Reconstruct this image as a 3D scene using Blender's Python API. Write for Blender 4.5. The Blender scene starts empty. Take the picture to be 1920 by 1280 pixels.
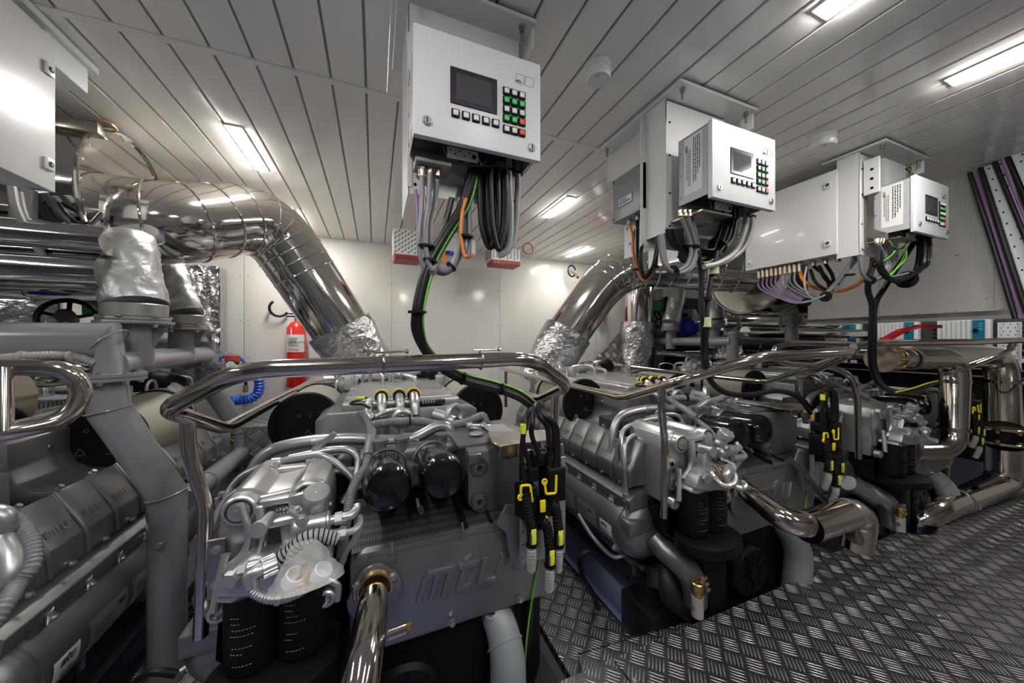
import bpy, math, random, bmesh
from mathutils import Vector, Matrix
random.seed(7)
S = bpy.context.scene
COL = S.collection
F = 636.0
YAW = math.radians(22.0)
CY, SY = math.cos(YAW), math.sin(YAW)
CAMZ = 1.30            # eye height above the walkway plates
OFF = Vector((0, 0, CAMZ))
PI = math.pi

def P(px, py, Y=None, X=None, Z=None, t=None):
    """survey helper: a sighted direction from the standing point, taken to a plane X, Y or Z (metres, heights from eye level)"""
    u = (px - 960) / F
    v = (640 - py) / F
    d = Vector((SY + u * CY, CY - u * SY, v))
    if Y is not None: t = Y / d.y
    elif X is not None: t = X / d.x
    elif Z is not None: t = Z / d.z
    return d * t

# ---------------------------------------------------------------- materials
MATS = {}
def mat(name, col=(.5, .5, .5), rough=.5, metal=0.0, emit=None, es=1.0, bump=None, alpha=None, coat=0, spec=None, trans=None, noise=None, rnoise=None):
    if name in MATS: return MATS[name]
    m = bpy.data.materials.new(name); m.use_nodes = True
    nt = m.node_tree; b = nt.nodes['Principled BSDF']
    b.inputs['Base Color'].default_value = (*col, 1)
    b.inputs['Roughness'].default_value = rough
    b.inputs['Metallic'].default_value = metal
    if spec is not None: b.inputs['Specular IOR Level'].default_value = spec
    if coat: b.inputs['Coat Weight'].default_value = coat; b.inputs['Coat Roughness'].default_value = .05
    if emit: b.inputs['Emission Color'].default_value = (*emit, 1); b.inputs['Emission Strength'].default_value = es
    if alpha is not None: b.inputs['Alpha'].default_value = alpha
    if trans is not None: b.inputs['Transmission Weight'].default_value = trans
    tc = None
    if bump or noise or rnoise:
        tc = nt.nodes.new('ShaderNodeTexCoord')
    if noise:   # (scale, colour2)
        n = nt.nodes.new('ShaderNodeTexNoise'); n.inputs['Scale'].default_value = noise[0]; n.inputs['Detail'].default_value = 5
        nt.links.new(tc.outputs['Object'], n.inputs['Vector'])
        r = nt.nodes.new('ShaderNodeValToRGB'); r.color_ramp.elements[0].position = .35; r.color_ramp.elements[1].position = .65
        r.color_ramp.elements[0].color = (*col, 1); r.color_ramp.elements[1].color = (*noise[1], 1)
        nt.links.new(n.outputs['Fac'], r.inputs['Fac']); nt.links.new(r.outputs['Color'], b.inputs['Base Color'])
    if rnoise:  # (scale, lo, hi)
        n = nt.nodes.new('ShaderNodeTexNoise'); n.inputs['Scale'].default_value = rnoise[0]; n.inputs['Detail'].default_value = 3
        nt.links.new(tc.outputs['Object'], n.inputs['Vector'])
        r = nt.nodes.new('ShaderNodeMapRange'); r.inputs['From Min'].default_value = .35; r.inputs['From Max'].default_value = .65
        r.inputs['To Min'].default_value = rnoise[1]; r.inputs['To Max'].default_value = rnoise[2]
        nt.links.new(n.outputs['Fac'], r.inputs['Value']); nt.links.new(r.outputs['Result'], b.inputs['Roughness'])
    if bump:    # list of (kind, scale, strength, distance)
        prev = None
        for kind, sc, st, dist in bump:
            if kind == 'vor':
                n = nt.nodes.new('ShaderNodeTexVoronoi'); n.inputs['Scale'].default_value = sc; out = n.outputs['Distance']
            else:
                n = nt.nodes.new('ShaderNodeTexNoise'); n.inputs['Scale'].default_value = sc; n.inputs['Detail'].default_value = 4; out = n.outputs['Fac']
                if kind == 'dist': n.inputs['Distortion'].default_value = 1.5
            nt.links.new(tc.outputs['Object'], n.inputs['Vector'])
            bp = nt.nodes.new('ShaderNodeBump'); bp.inputs['Strength'].default_value = st; bp.inputs['Distance'].default_value = dist
            nt.links.new(out, bp.inputs['Height'])
            if prev: nt.links.new(prev.outputs['Normal'], bp.inputs['Normal'])
            prev = bp
        nt.links.new(prev.outputs['Normal'], b.inputs['Normal'])
    MATS[name] = m
    return m

grey = mat('engine_grey_paint', (.228, .228, .231), .38, .8, rnoise=(9, .33, .46), bump=[('n', 180, .08, .002)])
cast = mat('silver_cast_paint', (.50, .502, .505), .32, .82, bump=[('n', 120, .15, .002)], rnoise=(14, .3, .48))
pipegrey = mat('pipe_grey_paint', (.42, .424, .43), .30, .82, rnoise=(12, .28, .42))
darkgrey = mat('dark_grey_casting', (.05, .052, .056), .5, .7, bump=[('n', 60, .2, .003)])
frame_m = mat('blue_grey_gloss_paint', (.19, .203, .222), .25, .05, coat=.3)
pale = mat('pale_grey_hose', (.22, .24, .26), .35, .0)
steel = mat('polished_stainless', (.62, .57, .51), .10, 1.0, rnoise=(5, .06, .16))
steel2 = mat('brushed_stainless', (.45, .42, .37), .28, 1.0, rnoise=(8, .2, .4))
lag = mat('mirror_lagging_sheet', (.66, .64, .61), .085, 1.0, bump=[('n', 5, .12, .01)])
foil = mat('crumpled_aluminium_foil', (.62, .62, .63), .22, 1.0, bump=[('dist', 13, .8, .016), ('vor', 20, .5, .010)])
cloth = mat('silver_lagging_cloth', (.40, .40, .40), .42, .7, bump=[('dist', 7, .6, .02), ('n', 40, .12, .003)])
galv = mat('grey_flange_metal', (.26, .255, .245), .42, .5)
brass = mat('brass', (.62, .42, .18), .28, 1.0)
nickel = mat('nickel_plated_brass', (.50, .43, .33), .28, 1.0)
zinc = mat('zinc_bolt', (.5, .5, .49), .3, .9)
blackg = mat('gloss_black_enamel', (.004, .004, .004), .12, 0, spec=.6)
blackm = mat('matt_black', (.004, .004, .0045), .5, spec=.18)
rubber = mat('black_cable_rubber', (.006, .006, .007), .4, spec=.3)
cgrey = mat('grey_cable_sheath', (.16, .165, .175), .45)
clight = mat('light_grey_conduit', (.28, .275, .27), .45)
cgrn = mat('green_yellow_earth_wire', (.12, .42, .04), .5)
cyel = mat('yellow_stripe_wire', (.55, .55, .03), .5)
corange = mat('orange_cable', (.65, .2, .02), .45)
cpurple = mat('purple_cable', (.26, .12, .33), .45)
yellow = mat('yellow_plastic_latch', (.75, .58, .01), .4)
tapey = mat('pale_yellow_tape', (.50, .50, .27), .5)
lime = mat('yellow_green_tag', (.6, .68, .05), .5)
white = mat('white_powder_coat', (.70, .70, .69), .32, bump=[('n', 600, .12, .0006)], coat=.3)
whitel = mat('light_grey_powder_coat', (.68, .70, .71), .36, bump=[('n', 700, .15, .0006)])
boxgrey = mat('mid_grey_enclosure', (.24, .25, .265), .38, .2)
sidegrey = mat('enclosure_side_grey', (.42, .43, .44), .4, .1)
paper = mat('white_label', (.72, .72, .71), .6)
ink = mat('black_print', (.015, .015, .018), .6)
inkgrey = mat('grey_print', (.12, .12, .13), .6)
screen_m = mat('dark_screen_glass', (.07, .07, .075), .06, spec=.6)
bezel = mat('screen_bezel', (.03, .02, .035), .3)
keyw = mat('white_key', (.75, .74, .72), .4)
keyg = mat('green_key', (.06, .62, .14), .4)
keyr = mat('red_orange_key', (.75, .12, .02), .4)
red = mat('red_gloss_paint', (.55, .015, .01), .3, coat=.3)
redd = mat('dull_red_seal', (.33, .05, .03), .5)
green = mat('green_box', (.0, .28, .03), .4)
bluehose = mat('blue_coil_hose', (.02, .12, .6), .35)
bluep = mat('light_blue_bilge_paint', (.22, .26, .45), .5)
amber = mat('amber_lens', (.9, .28, .02), .25)
bluel = mat('blue_lens', (.02, .02, .4), .2)
teal = mat('teal_panel', (.0, .16, .26), .35)
cream = mat('pleated_filter_mesh', (.27, .26, .205), .6, bump=[('n', 200, .3, .003)])
clear = mat('clear_plastic_bag', (.8, .8, .8), .12, 0, alpha=.28, bump=[('dist', 30, .8, .01)])
capw = mat('translucent_white_cap', (.62, .66, .68), .35)
copper = mat('copper_tone_sheet', (.75, .36, .2), .35, .6)
purpf = mat('violet_foil', (.12, .08, .42), .3, .5)
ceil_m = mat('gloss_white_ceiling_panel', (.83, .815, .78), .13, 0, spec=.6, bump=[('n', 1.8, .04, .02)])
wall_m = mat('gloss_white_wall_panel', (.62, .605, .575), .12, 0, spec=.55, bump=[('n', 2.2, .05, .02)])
trunk_m = mat('beige_grey_riveted_sheet', (.40, .395, .375), .33, 0, bump=[('n', 3, .05, .02)])
gap_m = mat('dark_joint', (.26, .25, .23), .6)
pit_m = mat('dark_pit', (.02, .022, .03), .7)
lamp_m = mat('lamp_diffuser', (1, 1, 1), .4, emit=(1, .965, .92), es=165)

def plate_mat(name, cell=.073, base=(.115, .112, .13), up=False):
    """aluminium five-bar tread plate"""
    m = bpy.data.materials.new(name); m.use_nodes = True; nt = m.node_tree; L = nt.links.new
    b = nt.nodes['Principled BSDF']
    tc = nt.nodes.new('ShaderNodeTexCoord')
    mp = nt.nodes.new('ShaderNodeMapping'); mp.inputs['Rotation'].default_value = (0, 0, PI / 4); mp.inputs['Scale'].default_value = (1 / cell,) * 3
    if up:
        s0 = nt.nodes.new('ShaderNodeSeparateXYZ'); c0 = nt.nodes.new('ShaderNodeCombineXYZ'); ad = nt.nodes.new('ShaderNodeMath'); ad.operation = 'ADD'
        L(tc.outputs['Object'], s0.inputs[0]); L(s0.outputs['X'], ad.inputs[0]); L(s0.outputs['Y'], ad.inputs[1]); L(ad.outputs[0], c0.inputs['X']); L(s0.outputs['Z'], c0.inputs['Y']); L(c0.outputs[0], mp.inputs['Vector'])
    else: L(tc.outputs['Object'], mp.inputs['Vector'])
    sp = nt.nodes.new('ShaderNodeSeparateXYZ'); L(mp.outputs['Vector'], sp.inputs[0])
    def M(op, a, c=None, d=None):
        n = nt.nodes.new('ShaderNodeMath'); n.operation = op
        for i, x in enumerate((a, c, d)):
            if x is None: continue
            if isinstance(x, (int, float)): n.inputs[i].default_value = x
            else: L(x, n.inputs[i])
        return n.outputs[0]
    x, y = sp.outputs['X'], sp.outputs['Y']
    par = M('MODULO', M('ADD', M('ADD', M('FLOOR', x), M('FLOOR', y)), 2000), 2)
    fx = M('SUBTRACT', M('FRACT', x), .5); fy = M('SUBTRACT', M('FRACT', y), .5)
    ip = M('SUBTRACT', 1, par)
    a = M('ADD', M('MULTIPLY', fx, par), M('MULTIPLY', fy, ip))
    c = M('ADD', M('MULTIPLY', fy, par), M('MULTIPLY', fx, ip))
    c5 = M('MULTIPLY', c, 5.4)
    fb = M('SUBTRACT', M('FRACT', M('ADD', c5, .5)), .5)
    inside = M('LESS_THAN', M('ABSOLUTE', c5), 2.5)
    e = M('ADD', M('POWER', M('ABSOLUTE', M('MULTIPLY', a, 2.35)), 2), M('POWER', M('ABSOLUTE', M('MULTIPLY', fb, 3.7)), 2))
    h = M('MULTIPLY', M('MAXIMUM', M('SUBTRACT', 1, e), 0), inside)
    h = M('POWER', h, .6)
    bp = nt.nodes.new('ShaderNodeBump'); bp.inputs['Strength'].default_value = 1.0; bp.inputs['Distance'].default_value = .0055
    L(h, bp.inputs['Height'])
    n = nt.nodes.new('ShaderNodeTexNoise'); n.inputs['Scale'].default_value = 4; n.inputs['Detail'].default_value = 6
    L(tc.outputs['Object'], n.inputs['Vector'])
    mr = nt.nodes.new('ShaderNodeMapRange'); mr.inputs['From Min'].default_value = .3; mr.inputs['From Max'].default_value = .7
    mr.inputs['To Min'].default_value = .25; mr.inputs['To Max'].default_value = .38
    L(n.outputs['Fac'], mr.inputs['Value']); L(mr.outputs['Result'], b.inputs['Roughness'])
    mx = nt.nodes.new('ShaderNodeMix'); mx.data_type = 'RGBA'
    mx.inputs['A'].default_value = (*base, 1); mx.inputs['B'].default_value = (.62, .60, .58, 1)
    L(M('MINIMUM', M('MULTIPLY', h, 1.8), 1), mx.inputs['Factor']); L(mx.outputs['Result'], b.inputs['Base Color'])
    b.inputs['Metallic'].default_value = .85
    L(bp.outputs['Normal'], b.inputs['Normal'])
    MATS[name] = m
    return m
tread = plate_mat('tread_plate')
def grille_mat():
    m = bpy.data.materials.new('perforated_black_grille'); m.use_nodes = True; nt = m.node_tree; L = nt.links.new
    b = nt.nodes['Principled BSDF']; tc = nt.nodes.new('ShaderNodeTexCoord')
    v = nt.nodes.new('ShaderNodeTexVoronoi'); v.inputs['Scale'].default_value = 110; v.inputs['Randomness'].default_value = 0
    L(tc.outputs['Object'], v.inputs['Vector'])
    r = nt.nodes.new('ShaderNodeValToRGB'); r.color_ramp.elements[0].position = .30; r.color_ramp.elements[1].position = .42
    r.color_ramp.elements[0].color = (.0, .0, .0, 1); r.color_ramp.elements[1].color = (.07, .07, .075, 1)
    L(v.outputs['Distance'], r.inputs['Fac']); L(r.outputs['Color'], b.inputs['Base Color']); b.inputs['Roughness'].default_value = .4
    b.inputs['Metallic'].default_value = .5
    return m
grille = grille_mat()

# ---------------------------------------------------------------- mesh builder (coordinates relative to eye level)
def frame_of(d):
    d = Vector(d).normalized()
    a = Vector((0, 0, 1)) if abs(d.z) < .95 else Vector((0, 1, 0))
    x = a.cross(d).normalized(); y = d.cross(x)
    return x, y, d

def fillet(pts, R, n=5):
    pts = [Vector(p) for p in pts]
    if R <= 0 or len(pts) < 3: return pts
    out = [pts[0]]
    for i in range(1, len(pts) - 1):
        a, b, c = pts[i - 1], pts[i], pts[i + 1]
        da, dc = (a - b), (c - b)
        k = min(R, da.length * .48, dc.length * .48)
        p0 = b + da.normalized() * k; p2 = b + dc.normalized() * k
        for j in range(n + 1):
            s = j / n
            out.append(p0 * (1 - s) ** 2 + b * 2 * s * (1 - s) + p2 * s * s)
    out.append(pts[-1])
    return out

def spline(pts, n=6):
    pts = [Vector(p) for p in pts]
    if len(pts) < 3: return pts
    q = [pts[0] * 2 - pts[1]] + pts + [pts[-1] * 2 - pts[-2]]
    out = []
    for i in range(1, len(q) - 2):
        for j in range(n):
            s = j / n; s2 = s * s; s3 = s2 * s
            out.append(.5 * ((2 * q[i]) + (-q[i - 1] + q[i + 1]) * s + (2 * q[i - 1] - 5 * q[i] + 4 * q[i + 1] - q[i + 2]) * s2 + (-q[i - 1] + 3 * q[i] - 3 * q[i + 1] + q[i + 2]) * s3))
    out.append(pts[-1])
    return out

def resample(pts, step):
    out = [pts[0]]; acc = 0
    for a, b in zip(pts, pts[1:]):
        L = (b - a).length
        if L < 1e-9: continue
        s = step - acc
        while s <= L:
            out.append(a + (b - a) * (s / L)); s += step
        acc = L - (s - step)
    out.append(pts[-1])
    return out

class MB:
    def __init__(s, *mats):
        s.v = []; s.f = []; s.mi = []; s.m = 0; s.mats = mats or (grey,)
    def add(s, vs, fs, m=None):
        o = len(s.v); s.v += [Vector(x) for x in vs]
        for f in fs:
            s.f.append([i + o for i in f]); s.mi.append(s.m if m is None else m)
        return s
    def bm(s, bm, M=None, m=None):
        bm.verts.index_update()
        s.add([(M @ v.co) if M else v.co.copy() for v in bm.verts], [[v.index for v in f.verts] for f in bm.faces], m); bm.free(); return s
    def box(s, lo, hi, bev=0, seg=2, rot=None, m=None):
        lo, hi = Vector(lo), Vector(hi); c = (lo + hi) / 2; d = hi - lo
        bm = bmesh.new(); bmesh.ops.create_cube(bm, size=1)
        for v in bm.verts: v.co = Vector((v.co.x * d.x, v.co.y * d.y, v.co.z * d.z))
        if bev > 0:
            bmesh.ops.bevel(bm, geom=bm.edges[:], offset=min(bev, min(abs(x) for x in d) * .49), segments=seg, affect='EDGES', profile=.5)
        M = Matrix.Translation(c) @ (rot.to_4x4() if rot else Matrix())
        return s.bm(bm, M, m)
    def rbox(s, c, size, ax, bev=0, m=None):   # box with its own axes (x, y, z unit vectors)
        R = Matrix((ax[0], ax[1], ax[2])).transposed()
        c = Vector(c); h = Vector(size) / 2
        return s.box(c - h, c + h, bev, 2, R, m)
    def prism(s, poly, o, ux, uy, un, depth, bev=0, m=None, seg=2):
        """polygon in plane (ux, uy) at o, extruded along un by depth"""
        o, ux, uy, un = Vector(o), Vector(ux), Vector(uy), Vector(un).normalized()
        bm = bmesh.new()
        a = [bm.verts.new(o + ux * x + uy * y) for x, y in poly]
        b = [bm.verts.new(v.co + un * depth) for v in a]
        n = len(poly)
        bm.faces.new(a[::-1]); top = bm.faces.new(b)
        for i in range(n):
            bm.faces.new((a[i], a[(i + 1) % n], b[(i + 1) % n], b[i]))
        bmesh.ops.recalc_face_normals(bm, faces=bm.faces[:])
        if bev > 0:
            bmesh.ops.bevel(bm, geom=bm.edges[:], offset=bev, segments=seg, affect='EDGES', profile=.5)
        return s.bm(bm, None, m)
    def tube(s, pts, r, seg=12, bend=0, smooth=False, caps=True, m=None, rib=None, n=6):
        pts = [Vector(p) for p in pts]
        if smooth: pts = spline(pts, n)
        elif bend: pts = fillet(pts, bend)
        if rib:   # (pitch, depth)
            pts = resample(pts, rib[0] / 2)
        q = [pts[0]]
        for p in pts[1:]:
            if (p - q[-1]).length > 1e-5: q.append(p)
        pts = q
        if len(pts) < 2: return s
        N = len(pts); T = []
        for i in range(N):
            a = pts[max(0, i - 1)]; b = pts[min(N - 1, i + 1)]; T.append((b - a).normalized())
        x, y, _ = frame_of(T[0]); vs = []; L = 0
        rr = r if isinstance(r, (list, tuple)) else None
        tot = sum((pts[i + 1] - pts[i]).length for i in range(N - 1))
        for i in range(N):
            if i:
                x = (x - T[i] * x.dot(T[i])).normalized(); y = T[i].cross(x); L += (pts[i] - pts[i - 1]).length
            if rr:
                k = L / tot * (len(rr) - 1); j = min(int(k), len(rr) - 2); rad = rr[j] + (rr[j + 1] - rr[j]) * (k - j)
            else: rad = r
            if rib: rad = rad - (rib[1] if i % 2 else 0)
            bz = None; k_ = 1    # widen the ring at mitred corners
            if 0 < i < N - 1:
                d0 = (pts[i] - pts[i - 1]).normalized(); d1 = (pts[i + 1] - pts[i]).normalized(); ca = (d0 + d1).length / 2
                if .3 < ca < .999: bz = (d1 - d0).normalized(); k_ = min(1 / ca, 1.8) - 1
            for j in range(seg):
                a = 2 * PI * j / seg; of = (x * math.cos(a) + y * math.sin(a)) * rad
                if bz is not None: of = of + bz * (of.dot(bz) * k_)
                vs.append(pts[i] + of)
        fs = []
        for i in range(N - 1):
            for j in range(seg):
                k = (j + 1) % seg
                fs.append((i * seg + j, i * seg + k, (i + 1) * seg + k, (i + 1) * seg + j))
        if caps:
            fs.append(tuple(range(seg))[::-1]); fs.append(tuple(range((N - 1) * seg, N * seg)))
        return s.add(vs, fs, m)
    def cyl(s, a, b, r, r2=None, seg=20, m=None, bev=0):
        a, b = Vector(a), Vector(b); r2 = r if r2 is None else r2
        if bev: 
            L = (b - a).length
            return s.lathe([(0, 0), (r - bev, 0), (r, bev), (r2, L - bev), (r2 - bev, L), (0, L)], a, b - a, seg, m)
        return s.lathe([(0, 0), (r, 0), (r2, (b - a).length), (0, (b - a).length)], a, b - a, seg, m)
    def lathe(s, prof, o, d, seg=24, m=None, ribs=None):
        x, y, d = frame_of(d); o = Vector(o); vs = []; fs = []
        idx = []
        for (r, h) in prof:
            if r <= 1e-6:
                idx.append([len(vs)]); vs.append(o + d * h)
            else:
                idx.append(list(range(len(vs), len(vs) + seg)))
                for j in range(seg):
                    a = 2 * PI * j / seg; vs.append(o + d * h + (x * math.cos(a) + y * math.sin(a)) * r)
        for A, B in zip(idx, idx[1:]):
            for j in range(seg):
                k = (j + 1) % seg
                if len(A) == 1 and len(B) == 1: continue
                if len(A) == 1: fs.append((A[0], B[k], B[j]))
                elif len(B) == 1: fs.append((A[j], A[k], B[0]))
                else: fs.append((A[j], A[k], B[k], B[j]))
        return s.add(vs, fs, m)
    def torus(s, c, d, R, r, seg=28, m=None, sx=1, a0=0, a1=2 * PI):
        x, y, d = frame_of(d); c = Vector(c)
        full = abs(a1 - a0 - 2 * PI) < 1e-6
        n = seg
        pts = [c + x * R * math.cos(a0 + (a1 - a0) * i / n) + y * R * sx * math.sin(a0 + (a1 - a0) * i / n) for i in range(n + (0 if full else 1))]
        if not full: return s.tube(pts, r, 10, m=m)
        vs = []; fs = []; k = 10
        for i, p in enumerate(pts):
            o = (p - c).normalized()
            for j in range(k):
                a = 2 * PI * j / k; vs.append(p + o * r * math.cos(a) + d * r * math.sin(a))
        for i in range(n):
            for j in range(k):
                fs.append((i * k + j, ((i + 1) % n) * k + j, ((i + 1) % n) * k + (j + 1) % k, i * k + (j + 1) % k))
        return s.add(vs, fs, m)
    def bolt(s, p, d, r=.008, h=.008, m=None):
        d = Vector(d).normalized(); p = Vector(p)
        s.cyl(p, p + d * h * .3, r * 1.35, seg=14, m=m)
        return s.cyl(p + d * h * .3, p + d * h * 1.3, r, seg=6, m=m)
    def quad(s, a, b, c, d, m=None): return s.add([a, b, c, d], [(0, 1, 2, 3)], m)
    def build(s, name, parent=None, origin=None, smooth=35, **kw):
        if parent is not None: o = parent['_o'] if '_o' in parent else (0, 0, 0); o = Vector(o)
        elif origin is not None: o = Vector(origin)
        else:
            xs = [v.x for v in s.v]; ys = [v.y for v in s.v]; zs = [v.z for v in s.v]
            o = Vector(((min(xs) + max(xs)) / 2, (min(ys) + max(ys)) / 2, min(zs)))
        me = bpy.data.meshes.new(name)
        me.from_pydata([v - o for v in s.v], [], s.f)
        for m in s.mats: me.materials.append(m)
        for i, p in enumerate(me.polygons): p.material_index = s.mi[i]; p.use_smooth = True
        me.update()
        if smooth: me.set_sharp_from_angle(angle=math.radians(smooth))
        ob = bpy.data.objects.new(name, me); COL.objects.link(ob)
        if parent is not None: ob.parent = parent
        else: ob.location = o + OFF
        ob['_o'] = list(o)
        for k, v in kw.items(): ob[k] = v
        return ob

def thing(name, base, label, category, group=None):
    o = bpy.data.objects.new(name, None); COL.objects.link(o); o.empty_display_size = .1
    o.location = Vector(base) + OFF; o['_o'] = list(base); o['label'] = label; o['category'] = category
    if group: o['group'] = group
    return o
def tag(o, label, category, group=None):
    o['label'] = label; o['category'] = category
    if group: o['group'] = group
    return o
def struct(o): o['kind'] = 'structure'; return o
def copy_tree(o, shift=(0, 0, 0), parent=None, **kw):
    c = o.copy(); COL.objects.link(c)
    if parent is None: c.location = o.location + Vector(shift)
    else: c.parent = parent
    for k, v in kw.items(): c[k] = v
    for ch in [x for x in list(o.children)]: copy_tree(ch, parent=c)
    return c

# the three-letter maker's mark, drawn as strokes; unit height 1, width about 2.8
LOGO = [
    [(0, 0), (0, .85), (.12, 1), (1.0, 1), (1.0, 0), (.78, 0), (.78, .8), (.61, .8), (.61, 0), (.39, 0), (.39, .8), (.22, .8), (.22, 0)],
    [(1.25, .1), (1.25, .8), (1.12, .8), (1.12, 1), (1.25, 1), (1.25, 1.15), (1.47, 1.3), (1.47, 1), (1.8, 1), (1.8, .8), (1.47, .8), (1.47, .2), (1.72, .2), (1.72, 0), (1.33, 0)],
    [(1.95, .12), (1.95, 1), (2.17, 1), (2.17, .2), (2.58, .2), (2.58, 1), (2.8, 1), (2.8, .15), (2.65, 0), (2.07, 0)],
]
def logo(mb, o, ux, uy, un, h, depth, shear=.28, m=None, bev=0, sx=1.0):
    ux, uy = Vector(ux).normalized(), Vector(uy).normalized()
    for poly in LOGO:
        mb.prism([((x * sx + shear * y) * h, y * h) for x, y in poly], Vector(o) - Vector(un).normalized() * depth * .15, ux, uy, un, depth, bev, m)
def scribble(mb, o, ux, uy, un, w, h, rows, m, seed=1, fill=.55):
    """rows of unreadably small print"""
    rnd = random.Random(seed); ux, uy, un = Vector(ux), Vector(uy), Vector(un)
    for r in range(rows):
        y = h * (1 - (r + .5) / rows); x = 0
        end = w * rnd.uniform(.6, 1)
        while x < end:
            L = rnd.uniform(.02, .07) * w
            a = Vector(o) + ux * x + uy * (y - h / rows * .25); L2 = min(L, end - x)
            b = a + ux * L2; c = b + uy * h / rows * fill; d = a + uy * h / rows * fill
            mb.add([a + un * .0006, b + un * .0006, c + un * .0006, d + un * .0006], [(0, 1, 2, 3)], m)
            x += L + .012 * w
def text(body, o, ux, uy, size, m, parent, ext=.0004, shear=0, align='LEFT', name='lettering'):
    cu = bpy.data.curves.new(name, 'FONT'); cu.body = body; cu.size = size; cu.extrude = ext; cu.shear = shear; cu.align_x = align
    tmp = bpy.data.objects.new('tmp', cu); COL.objects.link(tmp)
    dg = bpy.context.evaluated_depsgraph_get(); me = bpy.data.meshes.new_from_object(tmp.evaluated_get(dg)); bpy.data.objects.remove(tmp); me.materials.clear(); me.materials.append(m)
    ux, uy = Vector(ux).normalized(), Vector(uy).normalized(); un = ux.cross(uy)
    M = Matrix((ux, uy, un)).transposed().to_4x4()
    M.translation = Vector(o) - Vector(parent['_o'])
    me.transform(M)
    ob = bpy.data.objects.new(name, me); COL.objects.link(ob); ob.parent = parent
    return ob
# ================================================================ camera
cam = bpy.data.cameras.new('camera'); cam.sensor_width = 36; cam.lens = F / 1920 * 36; cam.clip_start = .02
co = bpy.data.objects.new('camera', cam); COL.objects.link(co); co.location = OFF
co.rotation_euler = (PI / 2, 0, -YAW); S.camera = co
S.view_settings.view_transform = 'Standard'; S.view_settings.look = 'None'; S.view_settings.gamma = 1; S.view_settings.use_curve_mapping = False
S.view_settings.exposure = 0.0
w = bpy.data.worlds.new('world'); S.world = w; w.use_nodes = True
w.node_tree.nodes['Background'].inputs[0].default_value = (.5, .5, .52, 1); w.node_tree.nodes['Background'].inputs[1].default_value = .02

CZ = 1.05; YB = 3.9; XL = -4.2; XR = 7.4; YF = -2.2; BILGE = -2.25; WALK = -1.30; AISLE = -1.42
X, Yv, Zv = Vector((1, 0, 0)), Vector((0, 1, 0)), Vector((0, 0, 1))

# ---------------------------------------------------------------- ceiling: profiled boards with open joints
mb = MB(ceil_m, gap_m)
pitch = .1285; gap = .0085
g0 = P(555, 145, Z=CZ).x          # one joint
k0 = int((XL - g0) / pitch) - 1
YJ = 1.545                        # cross joint
def boards(y0, y1, shift):
    x = g0 + k0 * pitch + shift
    while x < XR:
        mb.box((x + gap / 2, y0, CZ), (x + pitch - gap / 2, y1, CZ + .02), .003, 1, m=0)
        x += pitch
boards(YF, YJ - .014, pitch * .0)
boards(YJ + .014, YB + .02, 0)
mb.box((XL, YJ - .014, CZ - .004), (XR, YJ + .014, CZ + .02), .002, 1, m=0)
mb.box((XL, YF, CZ + .008), (XR, YB + .05, CZ + .06), m=1)
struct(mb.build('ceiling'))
mb = MB(ceil_m)
mb.box((.045, YF, CZ - .006), (.105, YJ - .02, CZ), .002, 1)
struct(mb.build('trim_1'))

# ---------------------------------------------------------------- walls
mb = MB(wall_m, gap_m)
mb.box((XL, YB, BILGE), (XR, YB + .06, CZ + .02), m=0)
for px in (458, 734, 937, 1118):
    p = P(px, 500, Y=YB - .001)
    mb.box((p.x - .002, YB - .0012, -1.3), (p.x + .002, YB, CZ), m=1)
    for dz in (.62, .2, -.15, -.5):
        for dx in (-.03, .03): mb.cyl((p.x + dx, YB - .004, dz), (p.x + dx, YB, dz), .006, seg=8, m=1)
struct(mb.build('wall_back'))
mb = MB(mat('darkened_side_wall', (.35, .34, .33), .3)); mb.box((XL - .06, YF, BILGE), (XL, YB, CZ + .02)); struct(mb.build('wall_left'))  # unseen left wall, its colour darkened too for contrast
mb = MB(wall_m); mb.box((XR, YF, BILGE), (XR + .06, YB, CZ + .02)); struct(mb.build('wall_right'))
darkwall = mat('darkened_bulkhead', (.16, .16, .165), .5)  # unseen front wall coloured dark as if unlit, for contrast on the engines
mb = MB(darkwall); mb.box((XL, YF - .06, BILGE), (XR, YF, CZ + .02)); struct(mb.build('wall_front'))
mb = MB(bluep); mb.box((XL, YF, BILGE - .06), (XR, YB, BILGE))
struct(mb.build('floor'))
# riveted sheet-metal trunk along the right side, hung under the ceiling
mb = MB(trunk_m, gap_m, zinc)
TX = 3.43
mb.box((TX, .5, .197), (4.35, 1.74, CZ), m=0)
mb.box((TX - .006, .5, .185), (TX + .03, 1.74, .20), m=0)
for y in (.80, 1.30):
    mb.box((TX - .001, y - .002, .2), (TX, y + .002, CZ), m=1)
    for z in (.26, .45, .64, .83, .98):
        for dy in (-.025, .025): mb.lathe([(.007, 0), (.005, .004), (0, .005)], (TX, y + dy, z), (-1, 0, 0), 8, 2)
yy = .6
while yy < 1.7:
    mb.lathe([(.007, 0), (.005, .004), (0, .005)], (TX - .006, yy, .192), (-1, 0, 0), 8, 2)
    mb.lathe([(.007, 0), (.005, .004), (0, .005)], (TX, yy, .55), (-1, 0, 0), 8, 2); yy += .17
struct(mb.build('trim_2'))
# the return of the back wall behind the right-hand exhaust


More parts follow.
